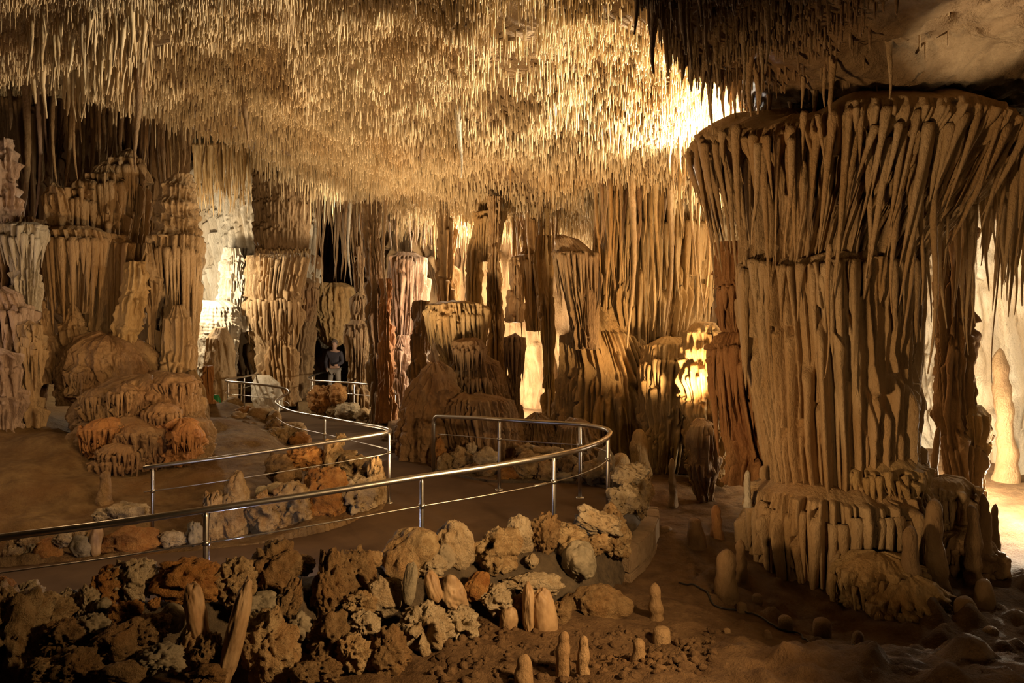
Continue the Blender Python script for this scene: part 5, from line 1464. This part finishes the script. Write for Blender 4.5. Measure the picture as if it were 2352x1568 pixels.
def build_person():
    Y = 21.2
    b = W(768, 908, Y); x, z = b[0], .02
    root = thing('person', [x, Y, z], 'person in a dark top and beige trousers standing in the shadow at the tunnel mouth', 'person')
    P = lambda dx, dy, dz: (x + dx, Y + dy, z + dz)
    pts = [P(0, 0, .98), P(0, .0, 1.18), P(.0, 0, 1.40), P(0, -.01, 1.53), P(.01, -.03, 1.60), P(.01, -.04, 1.70), P(.01, -.03, 1.78),
           P(-.19, 0, 1.44), P(-.27, .02, 1.15), P(-.20, -.12, .96), P(-.17, -.17, .88),
           P(.19, 0, 1.44), P(.26, -.04, 1.16), P(.14, -.24, 1.08), P(.07, -.30, 1.08),
           P(-.10, 0, .90), P(-.13, -.03, .50), P(-.14, .03, .09), P(-.15, -.12, .04),
           P(.10, 0, .90), P(.14, -.06, .50), P(.16, .03, .09), P(.18, -.12, .04)]
    E = [(0, 1), (1, 2), (2, 3), (3, 4), (4, 5), (5, 6), (2, 7), (7, 8), (8, 9), (9, 10), (2, 11), (11, 12), (12, 13), (13, 14), (0, 15), (15, 16), (16, 17), (17, 18), (0, 19), (19, 20), (20, 21), (21, 22)]
    R = [(.15, .11), (.14, .10), (.16, .11), .055, .075, .095, .07, .065, .045, .035, .03, .065, .045, .035, .03, .085, .058, .04, .035, .085, .058, .04, .035]
    skin('body', pts, E, R, 'skin', root)
    sh = [0, 1, 2, 7, 8, 9, 11, 12, 13]
    mp = {v: i for i, v in enumerate(sh)}
    g = lambda r: tuple(q + .018 for q in r) if isinstance(r, tuple) else r + .018
    skin('shirt', [pts[i] for i in sh], [(mp[a], mp[c]) for a, c in E if a in mp and c in mp], [g(R[i]) for i in sh], 'shirt', root)
    tr = [0, 15, 16, 17, 19, 20, 21]
    mp2 = {v: i for i, v in enumerate(tr)}
    skin('trousers', [pts[i] for i in tr], [(mp2[a], mp2[c]) for a, c in E if a in mp2 and c in mp2], [g(R[i]) for i in tr], 'trousers', root)
    V, T = ico(3); V = V * np.array([.105, .115, .10]) + np.array(P(.01, -.005, 1.755)); V[:, 1] = np.maximum(V[:, 1], Y - .085)
    mk('hair', V, [T], M['hair'], root)
    for s in (-1, 1):
        V, T = ico(2)
        mk('shoe', V * np.array([.05, .14, .05]) + np.array(P(-.145 if s < 0 else .175, -.06, .045)), [T], M['shirt'], root)
    # nose and ears as one small set of face features on the head
    V1, T1 = ico(2); f1 = V1 * np.array([.014, .02, .022]) + np.array(P(.01, -.14, 1.675))
    f2 = V1 * np.array([.012, .02, .03]) + np.array(P(-.09, -.03, 1.69)); f3 = V1 * np.array([.012, .02, .03]) + np.array(P(.11, -.03, 1.69))
    V, f = merge([(f1, [T1]), (f2, [T1]), (f3, [T1])]); mk('face', V, f, M['skin'], root)


def build_small():
    # black cable snaking over the earth at the right
    pts = []
    for px, py, Y in [(1560, 1335, 7.3), (1610, 1352, 7.1), (1650, 1392, 6.75), (1700, 1390, 6.8), (1740, 1408, 6.6), (1790, 1432, 6.35), (1830, 1432, 6.35), (1850, 1470, 6.0), (1880, 1502, 5.75), (1910, 1535, 5.5), (1960, 1575, 5.2)]:
        p = W(px, py, Y); pts.append([p[0], p[1], float(floorz(np.array(p[0]), np.array(p[1]))) + .012])
    S = spline(pts, 80)
    S[:, 2] = floorz(S[:, 0], S[:, 1]) + .014
    V, f = tube(S, np.full(len(S), .009), 8)
    single('electric_cable', V, f, M['cable'], 'thin black electric cable running over the earth at the lower right', 'cable')
    # green rounded plate among the stones
    Y = 15.0
    V, T = ico(3)
    V = np.sign(V) * np.abs(V) ** np.array([.6, 1, .7])
    h, w = 32 * Y / F, 17 * Y / F
    V = V * np.array([w / 2, .05, h / 2]); V[:, 0] *= 1 - .45 * np.clip(-V[:, 2] / (h / 2), 0, 1); V[:, 0] += .06 * np.clip(-V[:, 2] / h, -.5, .5)
    single('green_marker', V + W(499, 922, Y), [T], M['green'], 'small bright green rounded plate sticking up among the stones at the left', 'marker')
    # rubble bits on the earth in front of the wall
    rng = np.random.default_rng(12)
    parts = []
    for i in range(420):
        px = rng.uniform(980, 1640); py = rng.uniform(1425, 1600); Y = np.interp(py, [1425, 1600], [6.0, 4.7])
        x = (px - CX) * Y / F; z = float(floorz(np.array(x), np.array(Y)))
        V, T = ico(2); r = rng.uniform(.01, .04)
        V = V * (1 + .8 * fbm(V + i, 1.6, 3, i))[:, None] * r * np.array([1, 1, .8])
        parts.append((V + np.array([x, Y, z]), [T]))
    V, f = merge(parts)
    o = mk('rubble', V, f, M['ground']); tag(o, 'clumpy crumbs of dark earth and rubble at the foot of the stone wall', 'rubble', kind='stuff')


# ------------------------------------------------------------------ light and camera
def lamp(name, loc, energy, col=(1, .76, .46), r=.15, kind='POINT', target=None, size=60, blend=.6, sx=1.0):
    l = bpy.data.lights.new(name, kind)
    l.energy = energy; l.color = col
    if kind == 'AREA':
        l.shape = 'SQUARE'; l.size = sx
    else:
        l.shadow_soft_size = r
    if kind == 'SPOT':
        l.spot_size = math.radians(size); l.spot_blend = blend
    o = bpy.data.objects.new(name, l); COL.objects.link(o)
    o.location = [float(v) for v in loc]
    if target is not None:
        d = Vector([float(v) for v in target]) - o.location
        o.rotation_euler = d.to_track_quat('-Z', 'Y').to_euler()
    return o


WARM, GOLD, WHITE, PINKW = (1, .655, .325), (1, .60, .25), (1, .86, .64), (1, .74, .56)


def build_lights():
    # behind the large column, washing the main ceiling and the gap at its upper left
    lamp('lamp_disc', W(1740, 500, 11.6), 300, (1, .85, .60), .2, 'SPOT', W(1500, 60, 10.5), 150, .5)
    lamp('lamp_disc_near', W(1725, 405, 10.4), 2400, (1, .88, .66), .15, 'SPOT', W(1560, 60, 9.4), 150, .6)
    lamp('lamp_hot', (3.35, 11.0, 4.75), 1100, (1, .90, .72), .12, 'SPOT', (2.5, 10.2, 6.2), 125, .5)
    lamp('lamp_mid', W(1690, 640, 11.6), 45, WARM, .2)
    # low floods that light the main ceiling from the floor
    lamp('lamp_mound', W(1150, 800, 15.2), 380, WARM, .25, 'SPOT', W(1080, 440, 18), 120, .7)
    lamp('lamp_flood', (-1.9, 9.8, .5), 2300, (1, .74, .45), .3, 'SPOT', (-1.2, 11.6, 6.3), 95, .9)
    lamp('lamp_flood_left', (-3.9, 11.0,   .6), 420, (1, .74, .45), .3, 'SPOT', (-3.6, 13.0, 6.3), 100, .9)
    # white slits in the middle
    lamp('lamp_slit_upper', W(1088, 600, 17.4), 260, WHITE, .12)
    lamp('lamp_slit_top', W(1092, 540, 15.6), 150, WHITE, .08)
    lamp('lamp_slit_lower', W(1188, 860, 16.8), 600, WHITE, .12)
    # cream wall behind the left draped column
    lamp('lamp_cream', W(430, 640, 17.6), 480, WHITE, .15)
    lamp('lamp_raised', W(436, 570, 16.0), 190, (1, .76, .46), .12, 'SPOT', W(520, 415, 17.8), 100, .7)
    lamp('fill_slope', (-5.5, 8.6, 2.6), 60, WARM, .4)  # fill light added to brighten the sandy slope, no lamp stands there
    lamp('lamp_block', W(800, 500, 14.6), 110, WHITE, .1, 'SPOT', W(712, 470, 15.3), 80, .6)
    # pink pair
    lamp('lamp_pink', W(985, 740, 15.8), 60, PINKW, .12)
    # massif right of centre: grazing golden light
    lamp('lamp_gold', W(1680, 960, 12.6), 70, GOLD, .15)
    lamp('lamp_massif', W(1620, 930, 10.6), 520, WARM, .12, 'SPOT', W(1440, 640, 13), 85, .7)
    # glare right of the large column
    lamp('lamp_glare', W(2200, 1060, 10.8), 340, WHITE, .15)
    lamp('lamp_glare_right', W(2365, 1120, 9.6), 320, WHITE, .15)
    lamp('lamp_glare_high', W(2290, 600, 10.4), 150, WHITE, .15)
    # left group, lit from the right
    lamp('lamp_left', (-.2, 8.0, .55), 720, WARM, .2, 'SPOT', (-6.4, 12.3, 3.0), 42, .8)
    lamp('lamp_far_left', (-9.2, 9.2, 2.6), 70, PINKW, .2)
    # unseen fill spots added on the viewer's side, and a low bluish path lamp
    lamp('fill_column', (-1.0, 4.6, .9), 680, WARM, .2, 'SPOT', (3.6, 8.2, 3.0), 75, .8)
    lamp('fill_right_foot', (2.6, .6, 1.1), 150, WARM, .3, 'SPOT', (4.6, 7.6, 1.6), 60, .9)
    lamp('fill_stones', (2.6, 3.0, 2.6), 1150, WARM, .2, 'SPOT', (-.8, 6.6, .3), 75, 1.0)
    lamp('fill_garden', (2.2, 5.2, 3.4), 700, WARM, .2, 'SPOT', (-3.2, 9.0, .2), 50, .9)
    lamp('fill_top_right', (4.9, 5.2, 3.3), 340, WHITE, .06, 'SPOT', (4.5, 6.3, 5.4), 44, .6)
    lamp('lamp_blue', (-2.6, 6.6, .25), 22, (.55, .65, 1), .05)


def build_camera():
    c = bpy.data.cameras.new('camera')
    o = bpy.data.objects.new('camera', c); COL.objects.link(o)
    o.location = (0, 0, EYE); o.rotation_euler = (math.pi / 2, 0, 0)
    c.sensor_width = 36; c.lens = 36 * F / 2352; c.shift_y = -(784 - HY) / 2352
    c.clip_end = 200; c.clip_start = .05
    scene.camera = o
    w = bpy.data.worlds.new('world'); scene.world = w; w.use_nodes = True
    w.node_tree.nodes['Background'].inputs[0].default_value = (.02, .012, .006, 1)
    w.node_tree.nodes['Background'].inputs[1].default_value = .01
    v = scene.view_settings
    v.view_transform = 'Standard'; v.look = 'None'; v.gamma = 1; v.exposure = 0.0; v.use_curve_mapping = False
    cy = scene.cycles
    cy.max_bounces = 3; cy.diffuse_bounces = 1; cy.glossy_bounces = 2; cy.transmission_bounces = 0; cy.volume_bounces = 0
    cy.caustics_reflective = False; cy.caustics_refractive = False
    cy.use_denoising = True
    cy.sample_clamp_indirect = 6


import time as _t
for fn in (build_camera, build_floor, build_path, build_ceiling, build_ceiling_right, build_walls, build_straws, build_rails, build_great_column, build_right_wall_group,
           build_centre_group, build_sill, build_left_group, build_stalactites, build_curtains, build_stalagmites, build_retaining_wall, build_stones, build_person, build_small, build_lights):
    _a = _t.time(); fn(); print(fn.__name__, round(_t.time() - _a, 1))
